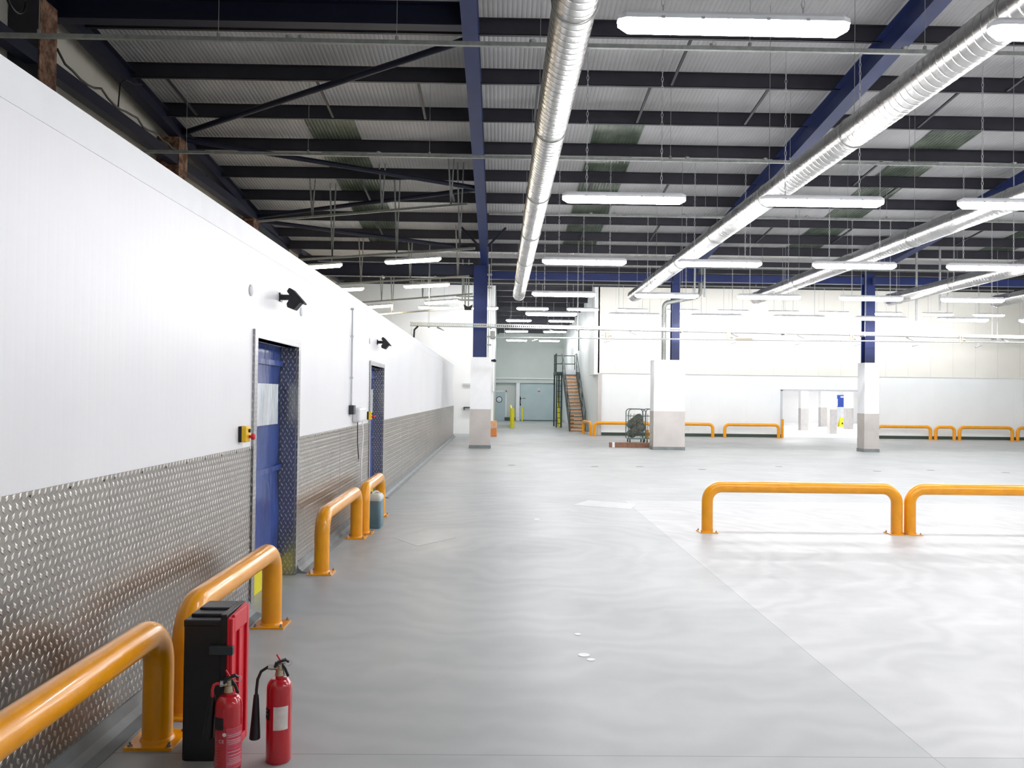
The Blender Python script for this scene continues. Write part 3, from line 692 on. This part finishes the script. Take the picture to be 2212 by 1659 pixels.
# ---------------------------------------------------------------- cable tray, lower pipe
t = thing('cable_tray', (-2.69, 24.75, 3.72), 'long perforated galvanised cable tray crossing in front of the columns', 'cable tray')
A = Vector((0,0,0)); B = Vector((19.6, 0, -.16))
def along(f, dy=0, dz=0): return A + (B-A)*f + Vector((0, dy, dz))
m = MB()
for dy in (-.12, .12):
    for dz in (-.045, .045): m.bar(along(0, dy, dz), along(1, dy, dz), .006, .014)
n = 330
for k in range(n):
    f = (k+.5)/n; w_ = .026
    for dy in (-.12, .12): m.bar(along(f, dy, 0) - Vector((w_/2,0,0)), along(f, dy, 0) + Vector((w_/2,0,0)), .005, .078)
m.build('side_flanges', 'galv', t)
m = MB()
m.bar(along(0, -.1, -.05), along(1, -.1, -.05), .03, .005); m.bar(along(0, .1, -.05), along(1, .1, -.05), .03, .005); m.bar(along(0, 0, -.05), along(1, 0, -.05), .03, .005)
for k in range(150): m.bar(along((k+.5)/150, -.12, -.05), along((k+.5)/150, .12, -.05), .05, .005)
m.build('tray_floor', 'galv_m', t)
m = MB()
for dy in (-.05, .03): m.bar(along(.1, dy, -.035), along(1, dy, -.035), .05, .02)
m.build('cables', 'galv', t, 'pale cables lying in the tray')
for x in (.55, 2.4, 5.0, 8.1, 11.2, 13.6, 17.6):
    f = x/19.6
    for dy in (-.13, .13): MB().tube([along(f, dy, -.06), along(f, dy, 5.4-3.7+.9+.0)], .005, 6).build('hanger_rod', 'galv', t)
    MB().bar(along(f, -.15, -.07), along(f, .15, -.07), .04, .03).build('cross_support', 'galv_m', t)
for x in (.8, 4.15, 6.55, 9.6, 11.6, 14.9, 17.8):
    p = along(x/19.6, -.05, -.08); MB().tube([p, p+Vector((.22, 0, -.09))], .022, 8).build('bracket_arm', 'galv', t)
MB().tube([(-2.45, 24.7, 3.66), (-2.56, 24.7, 3.55), (-2.58, 24.7, 3.2), (-2.5, 24.7, 2.6)], .028, 8).build('hanging_cable', 'black', None, 'thick black cable drooping from left end of the perforated tray', 'cable')
MB().tube([(-2.62, 24.6, 3.66), (-2.64, 24.6, 3.45), (-2.5, 24.6, 3.1), (-2.3, 24.6, 2.8)], .008, 6).build('hanging_cable', 'vent', None, 'thin pale cable drooping from left end of the perforated tray', 'cable')
t = thing('sprinkler_pipe', (-.28, 24.6, 3.35), 'thin galvanised pipe with brass valves running just below the cable tray', 'pipe')
MB().tube([(0,0,0), (17.5,0,.06)], .022, 10).build('pipe', 'galv', t)
for x in (3.43, 7.05, 10.75, 14.05):
    v = MB(); v.tube([(x, 0, .02), (x, 0, .22)], .02, 8); v.tube([(x+.07, 0, .0), (x+.07, 0, .2)], .014, 8); v.box(x-.02, x+.1, -.02, .02, .2, .24); v.tube([(x-.14, 0, .11), (x+.02, 0, .11)], .012, 8); v.tube([(x+.1, 0, .1), (x+.16, 0, .1)], .03, 8)
    v.build('valve', 'brass', t, 'brass valve cluster')
for x in (1.3, 3.45, 7.2, 9.15, 10.95, 12.7, 14.6):
    v = MB(); v.tube([(x, 0, 0), (x, 0, -.06)], .01, 6); v.tube([(x-.08, 0, -.1), (x+.1, 0, -.05)], .02, 8); v.build('nozzle', 'galv', t)
MB().tube([(7.3, -.0, .03), (7.8, 0, .035)], .03, 10).build('sleeve', 'brass', t)
for x in (.4, 4.5, 8.6, 12.7, 16.6): MB().tube([(x, 0, 0), (x, 0, .36)], .005, 6).build('hanger_rod', 'galv', t)
MB().box(-.98, -.86, 25.38, 25.42, 3.57, 3.77).build('exit_sign', 'cyan', None, 'small glowing cyan sign against left side of the blue column', 'sign')
# conduits clamped to the first column
t = thing('column_conduit', (-.36, 25.3, 2.79), 'pale vertical conduit on right side of the blue column', 'conduit')
MB().tube([(0,0,0), (0,0,2.85)], .022, 8).build('pipe', 'galv', t)
for z in (.35, .6, .9, 2.1, 2.5): MB().box(-.06, .09, -.03, .03, z, z+.05).build('clip', 'galv_m', t)
MB().box(.05, .2, -.05, .05, .55, .8).build('junction_box', 'galv_m', t)
t = thing('security_camera', (-.27, 25.6, 2.70), 'small black camera on upper right corner of the left boxed column', 'camera')
MB().box(0, .03, -.03, .03, -.03, .03).build('mount', 'black', t); MB().tube([(.03, 0, 0), (.1, -.03, 0), (.14, -.05, -.02)], [.03, .05, .035], 12).build('camera_body', 'black', t)
MB().tube([(-.27, 34.95, 1.8), (-.27, 34.95, 6.3)], .05, 10).build('corner_pipe', 'white', None, 'white vertical pipe at the left corner of the recess', 'pipe')
t = thing('recess_cable_run', (-.1, 38, 4.8), 'black bent cable run under the recess roof', 'cable')
MB().tube([(0, 0, -.35), (.02, 0, -.15), (.15, 0, .0), (1.0, 0, .02), (4.1, 0, .0)], .035, 8).build('cable_bundle', 'black', t)

# ---------------------------------------------------------------- far-left wall bits
MB().box(-1.55, -.9, 34.9, 35.0, 2.03, 2.12).build('wall_ledge', 'vent', None, 'pale ledge on far wall left of the left boxed column, upper', 'ledge')
m = MB(); m.box(-1.5, -.95, 34.75, 35.0, 1.10, 1.14); m.box(-1.5, -1.46, 34.8, 35.0, 1.0, 1.10); m.build('wall_shelf', 'stair', None, 'small shelf on far wall left of the left boxed column, lower', 'shelf')
for i, (x, z, mt) in enumerate([(-.25, .0, 'orange'), (-.25, .32, 'wood')]):
    MB().box(x-.12, x+.16, 33.0, 33.3, z, z+.3).build('orange_crate', mt, None, ['orange block on the floor behind the left boxed column', 'paler orange block stacked on the orange one behind the left column'][i], 'crate', bevel=.02)

# ---------------------------------------------------------------- recess back: doors
t = bpy.data.objects.new('door_3', None); COL.objects.link(t); t.location = (-.02, 55.2, 0); t['kind'] = 'structure'
MB().box(-.42, .42, -.03, .03, 0, 1.9).build('door_leaf', 'door', t)
f = MB(); f.box(-.5, -.42, -.05, .04, 0, 1.98); f.box(.42, .5, -.05, .04, 0, 1.98); f.box(-.5, .5, -.05, .04, 1.9, 1.98); f.build('door_frame', 'white', t)
MB().tube([Vector((0, -.04, 1.38)) + Vector((math.cos(a)*.19, 0, math.sin(a)*.19)) for a in [k*math.pi/12 for k in range(25)]], .022, 8, caps=False).build('porthole_rim', 'black', t, 'black round window rim')
MB().tube([(0, -.045, 1.38), (0, -.03, 1.38)], .17, 24).build('porthole_glass', 'vision', t)
t = bpy.data.objects.new('door_4', None); COL.objects.link(t); t.location = (2.6, 55.1, 0); t['kind'] = 'structure'
MB().box(-1.24, 1.45, 0, .12, .04, 2.48).build('door_leaf', 'door', t)
MB().box(-1.24, 1.45, -.02, .12, 0, .05).build('bottom_seal', 'stair', t)
h = MB(); h.box(-1.26, -1.2, -.08, 0, 1.0, 1.6); h.tube([(-1.23, -.1, 1.0), (-1.23, -.1, 1.6)], .02, 8); h.box(-1.30, -1.16, -.1, 0, 1.4, 1.52); h.box(-1.29, -1.17, -.1, 0, 1.0, 1.12); h.build('door_handle', 'black', t)
MB().box(-1.08, -.86, -.012, 0, 1.46, 1.5).build('notice', 'skirt', t); MB().box(-1.1, -.9, -.012, 0, 1.38, 1.42).build('notice', 'vent', t)
MB().tube([(0, -.015, 2.1), (0, 0, 2.1)], .06, 16).build('round_sign', 'label', t, 'round white sign'); MB().box(-.06, .1, -.012, 0, 1.93, 1.99).build('red_sign', 'redp', t, 'small red sign')
MB().tube([(1.47, 53.2, 0), (1.47, 53.2, .92)], .045, 12).build('bollard', 'acid', None, 'thin dull yellow post in front of the sliding door', 'bollard')
MB().box(.35, 1.05, 54.6, 54.9, 0, .22).build('low_box', 'stair', None, 'low dark-ended box at recess wall behind the bright yellow guard', 'box')
t = thing('yellow_guard', (.66, 42, 0), 'bright yellow slanted guard panel on the floor of the recess', 'guard')
MB().tube([(0, 0, 0), (0, 0, 1.0)], .11, 20).build('guard_post', 'acid', t)
MB().prism([(0, .08), (4.6, .1), (4.6, 1.12), (3.2, 1.06), (1.2, .98), (0, .98)], -.06, .02, 'x').build('guard_panel', 'acid', t)

# ---------------------------------------------------------------- staircase
SX0, SX1 = 3.30, 4.02; y0, y1, zt = 38.7, 43.4, 2.92; N = 16
t = thing('steel_staircase', (0, 0, 0), 'dark steel staircase with orange timber treads against the recess wall', 'staircase')
t.location = ((SX0+SX1)/2, y0, 0); cx = (SX0+SX1)/2
for k in range(N):
    f = (k+.5)/N; yy = (y1-y0)*k/N+.1; zz = zt*(k+1)/(N+1)
    tr = MB().box(SX0-cx+.03, SX1-cx-.03, yy+.0, yy+.30, zz-.035, zz).build('tread', 'stair', t)
    MB().box(SX0-cx+.03, SX1-cx-.03, yy-.012, yy+.0, zz-.135, zz-.03).build('tread_front', 'wood', tr, 'orange timber tread front')
for x, l in ((SX0-cx, 'l'), (SX1-cx, 'r')):
    MB().bar((x, 0, .05), (x, y1-y0+.1, zt), .04, .24, (0,0,1)).build('stringer', 'stair', t)
    hr = MB(); hr.tube([(x, -.05, .95), (x, y1-y0, zt+.95), (x, y1-y0+.9, zt+.95)], .024, 8); hr.tube([(x, 0, .5), (x, y1-y0, zt+.5), (x, y1-y0+.9, zt+.5)], .018, 8); hr.build('handrail', 'stair', t)
    for f in (0, .33, .66, 1):
        MB().tube([(x, (y1-y0)*f, zt*f), (x, (y1-y0)*f, zt*f+.95)], .022, 8).build('baluster', 'stair', t)
yl = y1-y0
MB().box(SX0-cx-.35, SX1-cx+.16, yl, yl+2.2, zt-.14, zt+.0).build('landing', 'stair', t)
MB().box(SX0-cx+.03, SX1-cx-.03, yl-.02, yl, zt-.14, zt+.12).build('landing_edge', 'white', t)
g = MB()
for z in (.03, .5, .95): g.tube([(SX0-cx-.3, yl+2.1, zt+z), (SX1-cx+.1, yl+2.1, zt+z)], .022, 8); g.tube([(SX0-cx-.33, yl, zt+z), (SX0-cx-.33, yl+2.1, zt+z)], .022, 8)
for x in (SX0-cx-.3, SX1-cx+.1): g.tube([(x, yl+2.1, zt), (x, yl+2.1, zt+.97)], .024, 8)
for yy in (0, .7, 1.4): g.tube([(SX0-cx-.33, yl+yy, zt), (SX0-cx-.33, yl+yy, zt+.97)], .022, 8)
g.build('landing_rail', 'stair', t)
for x in (SX0-cx-.3, SX0-cx-.05):
    for yy in (yl+.1, yl+2.0): MB().box(x-.04, x+.04, yy-.04, yy+.04, 0, zt-.14).build('support_post', 'stair', t)
g = MB()
for k in range(9): g.box(SX0-cx-.3, SX0-cx-.05, yl+.09, yl+.11, .2+k*.28, .23+k*.28)
g.build('ladder_rungs', 'stair', t)
for i in range(3):
    MB().bar((3.2+i*.07, 44.4+i*.35, .0), (3.18+i*.06, 45.6+i*.2, 1.9-.25*i), .06, .05, (1,0,0)).build('yellow_plank', 'acid', None, 'dull yellow board leaning under the stair landing, %s' % ['tallest', 'middle height', 'shortest'][i], 'board')
m = MB(); m.box(3.45, 3.7, 41.0, 41.2, 0, .7); m.build('orange_post', 'orange', None, 'orange upright block seen through the lower stair treads', 'block')
MB().bar((4.14, 43.6, 4.06), (4.14, 43.6, 5.2), .05, .05, (0,1,0)).build('wall_bar', 'stair', None, 'dark vertical bar on recess wall above the stair head', 'bar')

# ---------------------------------------------------------------- roll cage and timber
def roll_cage(loc, rz, lab):
    t = thing('roll_cage', loc, lab, 'roll cage', 'wire roll cages', rz)
    W_, D_, H_ = .6, .62, 1.06
    for dy in (0, D_):
        s_ = bent((-W_/2, dy, .16), (W_/2, dy, .16), H_, .016, .12, 8, 5)
        for z in (.3, .34, .95): s_.tube([(-W_/2, dy, z), (W_/2, dy, z)], .008, 6)
        for k in range(5): s_.tube([(-W_/2+W_*(k+.5)/5, dy, .2), (-W_/2+W_*(k+.5)/5, dy, H_-.03)], .006, 6)
        s_.build('side_frame', 'cage', t)
    b = MB(); b.box(-W_/2, W_/2, 0, D_, .13, .16); b.build('base_deck', 'cage', t)
    for x in (-W_/2+.06, W_/2-.06):
        for dy in (.06, D_-.06):
            MB().tube([(x-.015, dy, .055), (x+.015, dy, .055)], .055, 14).build('castor', 'dgrey', t)
            MB().box(x-.02, x+.02, dy-.02, dy+.02, .09, .14).build('castor_fork', 'cage', t)
    for k in range(4):
        z = .35+.2*k; MB().tube([(-W_/2, 0, z), (-W_/2, D_, z)], .007, 6).tube([(W_/2, 0, z), (W_/2, D_, z)], .007, 6).build('side_wire', 'cage', t)
    return t
rc = roll_cage((4.90, 29.4, 0), 0, 'green-grey wire roll cage, left one, full of dark bundles')
roll_cage((5.55, 29.6, 0), 0, 'green-grey wire roll cage, right one, partly behind the widest column')
for i in range(6):
    m = MB(); random.seed(20+i); vs = []
    seg, rn = 14, 9; cxx = 4.76+(i % 3)*.14; cyy = 29.55+.22*(i//3); cz = .34+.21*(i//2)+(.1 if i % 2 else 0)
    for a in range(rn+1):
        ph = math.pi*a/rn
        for b in range(seg):
            th = 2*math.pi*b/seg; q = 1+.25*math.sin(3*th+i)+.2*random.random()
            vs.append((cxx+.19*math.sin(ph)*math.cos(th)*q*.8, cyy+.12*math.sin(ph)*math.sin(th)*q*.8, cz+.15*math.cos(ph)*q*.85))
    m.add(vs, [(a*seg+b, a*seg+(b+1)%seg, (a+1)*seg+(b+1)%seg, (a+1)*seg+b) for a in range(rn) for b in range(seg)], True)
    m.build('sacking_bundle', 'cloth', None, 'crumpled dark bundle in the left roll cage, %s' % ['lowest left', 'lowest middle', 'middle right', 'middle left', 'upper middle', 'topmost'][i], 'bundle', 'bundles in the roll cage')
MB().box(5.28, 5.38, 29.68, 29.78, .16, .46).build('yellow_tin', 'yellow', None, 'small yellow tin inside the right roll cage', 'tin', bevel=.01)
t = thing('timber_beam', (4.35, 26.75, 0), 'brown timber beam lying on floor left of the widest column', 'timber beam')
MB().box(-.63, .58, -.09, .09, 0, .155).build('beam', 'oak', t, bevel=.004)
MB().box(-.7, -.62, -.092, .092, 0, .158).build('white_band', 'white', t, 'white painted band'); MB().box(-.78, -.7, -.09, .09, 0, .155).build('beam_end', 'oak', t)

# ---------------------------------------------------------------- white room contents
for i, (x0, x1, yy, l) in enumerate([(15.87, 16.27, 43.4, 'left one standing alone'), (19.5, 19.9, 50.0, 'left of the narrow blue door'), (15.73, 16.06, 39.2, 'nearest, in front of the blue doors'), (19.37, 19.76, 46.0, 'right of the large blue door')]):
    t = thing('plated_post', ((x0+x1)/2, yy, .006), 'white post with grey foot in the bright room, ' + l, 'column', 'posts in the bright white room'); h = (x1-x0)/2
    MB().box(-h, h, 0, .35, 1.16, 3.09).build('white_casing', 'white_room', t); MB().box(-h-.005, h+.005, -.005, .355, 0, 1.16).build('plate_casing', 'foot', t)
for i, (x0, x1, l) in enumerate([(21.1, 21.6, 'narrow blue door far back in the bright room'), (22.12, 22.72, 'large blue door far back in the bright room')]):
    t = thing('blue_door', ((x0+x1)/2, 54.1, .006), l, 'door', 'blue doors in the bright room'); h = (x1-x0)/2
    MB().box(-h, h, 0, .06, 1.16, 1.95).build('door_leaf', 'blued', t); MB().box(-h, h, -.005, .06, 0, 1.155).build('kick_plate', 'vent', t)
    m = MB(); m.box(-h*.1, h*.8, -.02, 0, 1.78, 1.87); m.box(-h*.9, -h*.7, -.02, 0, 1.2, 1.7); m.build('white_notice', 'label', t)
t = thing('wet_floor_sign', (20.77, 50, .006), 'small yellow folding floor sign in the bright room', 'floor sign')
for s in (-1, 1):
    m = MB(); m.add([(-.2, s*.16, 0), (.2, s*.16, 0), (.11, s*.02, .56), (-.11, s*.02, .56), (-.2, s*.14, 0), (.2, s*.14, 0), (.11, 0, .56), (-.11, 0, .56)], [(0,1,2,3),(4,5,6,7),(0,1,5,4),(1,2,6,5),(2,3,7,6),(3,0,4,7)])
    m.build('sign_panel', 'acid', t)
MB().add([(-.06, -.13, .16), (.06, -.13, .16), (0, -.10, .3)], [(0,1,2)]).build('sign_symbol', 'text', t)

# ---------------------------------------------------------------- floor details
for i, (x, y, r, mt, l) in enumerate([(.545, 5.16, .036, 'patch', 'round pale floor plug, larger of the close pair in the foreground'), (.578, 5.07, .026, 'patch', 'round pale floor plug, smaller of the close pair in the foreground'), (.548, 5.61, .022, 'patch', 'small pale floor plug just behind the foreground pair'), (.51, 10.83, .04, 'patch', 'small pale floor plug in line with the left barriers'),
    (.3, 19.3, .09, 'patchd', 'dark round floor cap in front of the left column'), (2.22, 19.16, .09, 'patchd', 'dark round floor cap in front of the staircase'), (3.29, 19.3, .09, 'patchd', 'dark round floor cap in front of the timber beam'), (4.61, 18.73, .09, 'patchd', 'dark round floor cap in front of the widest column'), (6.7, 19.74, .09, 'patchd', 'dark round floor cap right of the widest column'),
    (8.61, 18.75, .09, 'patchd', 'dark round floor cap left of the right-hand column'), (10.05, 19.16, .09, 'patchd', 'dark round floor cap near the right-hand column'), (11.56, 18.75, .09, 'patchd', 'dark round floor cap nearest the right edge')]):
    MB().tube([(x, y, 0), (x, y, .0025)], r, 24).build('floor_plug', mt, None, l, 'floor plug')
MB().add([(-1.17, 9.32, 0), (-.85, 8.82, 0), (-.47, 9.36, 0), (-.8, 9.85, 0), (-1.17, 9.32, .002), (-.85, 8.82, .002), (-.47, 9.36, .002), (-.8, 9.85, .002)], [(0,1,2,3),(4,5,6,7),(0,1,5,4),(1,2,6,5),(2,3,7,6),(3,0,4,7)]).build('floor_patch', 'patch2', None, 'faint diamond-shaped repair patch on floor beside the left barriers', 'floor patch')
MB().add([(1.1, 12.3, 0), (1.9, 11.9, 0), (2.1, 12.5, 0), (1.4, 12.9, 0), (1.1, 12.3, .002), (1.9, 11.9, .002), (2.1, 12.5, .002), (1.4, 12.9, .002)], [(0,1,2,3),(4,5,6,7),(0,1,5,4),(1,2,6,5),(2,3,7,6),(3,0,4,7)]).build('floor_patch', 'patch3', None, 'pale lozenge repair patch on open floor left of the long barrier', 'floor patch')

# ---------------------------------------------------------------- jerrycan
t = thing('jerrycan', (-1.50, 10.05, 0), 'translucent plastic jerrycan of blue-grey liquid by the last left barrier', 'jerrycan', rz=-.05)
def rbox(m, w, d, z0, z1, c, n=4, top=0):
    secs = []
    for z, k in ((z0, .9), (z0+.02, 1), (z1-.02 if not top else z1-.035, 1), (z1, .9 if not top else .8)):
        ring = []
        for sx, sy, a0 in ((1,1,0),(-1,1,90),(-1,-1,180),(1,-1,270)):
            for q in range(n+1):
                a = math.radians(a0+90*q/n); ring.append(((sx*(w/2-c)+c*math.cos(a))*k, (sy*(d/2-c)+c*math.sin(a))*k, z))
        secs.append(ring)
    return loft(m, secs, True)
rbox(MB(), .205, .24, 0, .332, .035).build('liquid_part', 'liquid', t, 'blue-grey liquid-filled lower body')
rbox(MB(), .207, .242, .325, .41, .035, top=1).build('upper_body', 'can', t, 'milky white upper body')
MB().tube([(-.045, -.06, .40), (-.045, -.06, .432)], .026, 16).build('cap', 'black', t, 'black screw cap')
MB().tube([(-.02, -.02, .405), (.0, .0, .43), (.03, .05, .43), (.05, .08, .405)], .011, 8).build('handle', 'can', t)
MB().tube([(-.06, -.07, .425), (-.085, -.05, .432), (-.06, .01, .43), (-.02, .02, .425)], .006, 6).build('strap', 'white', t)

# ---------------------------------------------------------------- black and red cabinet
t = thing('extinguisher_cabinet', (-1.26, 3.76, 0), 'tall black plastic cabinet with red side door beside the two extinguishers', 'cabinet')
b = MB(); b.box(-.10, .085, -.125, .125, 0, .60); b.build('cabinet_body', 'black', t, 'black plastic body', bevel=.012)
for i, (a, b_, z) in enumerate([(-.125, -.03, .612), (-.07, .06, .625), (.0, .125, .635)]):
    MB().box(-.10+.012*i, .062, a, b_, .58, z).build('top_ridge', 'black', t, bevel=.006)
MB().box(.062, .09, -.13, .125, .0, .637).build('door_seal', 'black', t, bevel=.004)
d = MB(); d.prism([(-.135, .015), (.10, .015), (.105, .635), (-.135, .622)], .09, .105, 'x'); d.build('door', 'redp', t, 'red door', bevel=.006)
d = MB()
for a, b_, z0, z1 in ((-.135, -.105, .02, .62), (.075, .105, .02, .63), (-.105, .075, .55, .63), (-.105, .075, .02, .06), (-.035, -.005, .06, .55)): d.box(.103, .116, a, b_, z0, z1)
d.build('door_rim', 'redp', t, 'raised red rim', bevel=.004)
MB().box(.02, .122, -.15, -.124, .468, .505).build('latch', 'dgrey', t, bevel=.003)
MB().box(-.11, -.10, -.05, .05, .15, .45).build('hinge_strip', 'black', t)

# ---------------------------------------------------------------- fire extinguishers
def extinguisher(loc, lab, kind):
    t = thing('fire_extinguisher', loc, lab, 'fire extinguisher', 'carbon dioxide extinguishers on the floor')
    r = .0545; H = .315 if kind == 2 else .30
    prof = [(.0, .0), (r*.9, .0), (r*.985, .006), (r, .014), (r, H)]
    for k in range(1, 9):
        a = k/8*math.pi/2; prof.append((.018+(r-.018)*math.cos(a), H+.045*math.sin(a)))
    prof += [(.018, H+.062), (.0, H+.062)]
    MB().lathe(prof, seg=40).build('cylinder', 'red', t)
    Z = H+.06; v = Vector(loc); tc = Vector((-v.x, -v.y, 0)).normalized(); rt = Vector((-tc.y, tc.x, 0))   # towards camera, screen right
    P = lambda a, b, z: tc*b + rt*a + Vector((0,0,z))
    m = MB(); m.tube([P(0,0,Z-.004), P(0,0,Z+.02)], [.021, .017], 14); m.tube([P(0,0,Z+.018), P(0,0,Z+.045)], .013, 12); m.tube([P(0,0,Z+.026), P(-.03,0,Z+.03)], .010, 10)
    m.build('valve', 'brass', t)
    m = MB(); m.bar(P(-.012, 0, Z+.052), P(.028, 0, Z+.062), .022, .010); m.bar(P(.024, 0, Z+.060), P(.038, 0, Z+.050), .020, .009); m.bar(P(-.014, 0, Z+.052), P(-.02, 0, Z+.03), .022, .012); m.build('squeeze_lever', 'black', t, bevel=.003)
    m = MB(); m.bar(P(.008, .0, Z+.044), P(.024, 0, Z+.020), .020, .012); m.bar(P(.022, .0, Z+.024), P(.036, 0, Z-.012), .020, .011); m.build('carrying_handle', 'black', t, bevel=.003)
    MB().tube([P(.036,.0,Z+.046) + rt*(.014*math.cos(a)) + Vector((0,0,1))*(.012*math.sin(a)) for a in [k*math.pi/8 for k in range(17)]], .0016, 6, caps=False).tube([P(-.01,-.0,Z+.046), P(.024,0,Z+.046)], .002, 6).build('safety_pin', 'galv', t)
    MB().bar(P(.004, .004, Z+.055), P(-.014, .004, Z+.087), .006, .004, (0,1,0)).build('seal_tag', 'redp', t, 'pinkish red plastic tag')
    def patch(a0, a1, z0, z1, mat, nm, rr=.0006, lab=None, par=t):
        vs = []; n = 10; R_ = r+rr
        for z in (z0, z1):
            for k in range(n+1):
                a = math.radians(a0+(a1-a0)*k/n); vs.append(tc*(R_*math.cos(a)) + rt*(R_*math.sin(a)) + Vector((0,0,z)))
        return MB().add(vs, [(k, k+1, n+2+k, n+1+k) for k in range(n)], True).build(nm, mat, par, lab)
    if kind == 2:
        patch(-26, 42, .150, .250, 'label', 'paper_label', .0008, 'worn white paper label')
        patch(-88, -45, .190, .238, 'text', 'marking_band', .0008, 'black marking patch')
        s_ = MB()
        for k, z in enumerate((.232, .214)): s_.f += []
        patch(-76, -60, .226, .229, 'vent', 'print_line', .0014); patch(-76, -58, .212, .215, 'vent', 'print_line', .0014)
        for z in (.240, .235): patch(-18, 34, z, z+.0012, 'vent', 'print_line', .0014)
        hose = [P(-.03, 0, Z+.03), P(-.05, 0, Z+.034), P(-.078, .004, Z+.018), P(-.092, .006, Z-.015), P(-.096, .008, Z-.055), P(-.097, .008, Z-.085)]
        MB().tube(hose, .0065, 10).build('hose', 'black', t)
        MB().tube([P(-.028, 0, Z+.03), P(-.05, 0, Z+.034)], .0125, 8).build('hose_nut', 'galv', t)
        MB().tube([P(-.097, .008, Z-.078), P(-.097, .008, Z-.10), P(-.098, .008, Z-.17), P(-.100, .010, Z-.265), P(-.100, .010, Z-.268)], [.010, .0125, .017, .0235, .021], 18).build('discharge_horn', 'black', t)
    else:
        patch(-8, 82, .055, .222, 'pink', 'instruction_label', .0006, 'faded printed instruction label')
        patch(-75, -22, .215, .264, 'text', 'marking_band', .0008, 'black marking patch')
        patch(-62, -16, .225, .228, 'black', 'print_line', .0012)
        random.seed(3)
        z = .214
        while z > .062:
            a1 = 74-random.random()*14; patch(-3+random.random()*6, a1, z, z+.0022, 'redp' if random.random() < .6 else 'texty', 'print_line', .0014); z -= .0072 if random.random() < .8 else .013
        for z0, z1, a in ((.06, .215, -48),): patch(a, a+1.2, z0, z1, 'pink', 'print_line', .0010)
        for k in range(9): patch(-58+3*(k % 2), -44, .17-.012*k, .173-.012*k, 'pink', 'print_line', .0010)
        a = math.radians(-16); c0 = tc*((r+.001)*math.cos(a)) + rt*((r+.001)*math.sin(a)) + Vector((0,0,.198)); nn = (c0-Vector((0,0,.198))).normalized()
        MB().tube([c0, c0+nn*.0008], .008, 16).build('round_mark', 'label', t, 'round white mark')
        # CE mark bent round the cylinder
        cu = bpy.data.curves.new('ce', 'FONT'); cu.body = 'CE'; cu.size = .019; cu.space_character = 1.15
        to = bpy.data.objects.new('ce', cu); COL.objects.link(to); dg = bpy.context.evaluated_depsgraph_get(); me = bpy.data.meshes.new_from_object(to.evaluated_get(dg)); bpy.data.objects.remove(to)
        for vv in me.vertices:
            a = math.radians(-42)+vv.co.x/r; R_ = r+.0012
            q = tc*(R_*math.cos(a)) + rt*(R_*math.sin(a)); vv.co = (q.x, q.y, .164+vv.co.y)
        me.materials.append(M['texty']); o = bpy.data.objects.new('ce_mark', me); COL.objects.link(o); o.parent = t
        MB().tube([P(-.03, 0, Z+.03), P(-.048, 0, Z+.033), P(-.060, 0, Z+.028), P(-.066, 0, Z+.01), P(-.064, .0, Z-.02)], .0065, 10).build('hose', 'red', t, 'red swivel pipe')
        MB().tube([P(-.024, 0, Z+.03), P(-.036, 0, Z+.031)], .0125, 8).build('hose_nut', 'galv', t)
        MB().tube([P(-.064, -.01, Z-.016), P(-.066, -.012, Z-.04), P(-.072, -.03, Z-.12), P(-.078, -.05, Z-.20)], [.010, .013, .018, .024], 18).build('discharge_horn', 'black', t)
    return t
extinguisher((-1.112, 3.49, 0), 'red fire extinguisher with printed pink label, in front of the black cabinet', 1)
extinguisher((-.945, 3.655, 0), 'red fire extinguisher with white label and long black horn, standing free', 2)
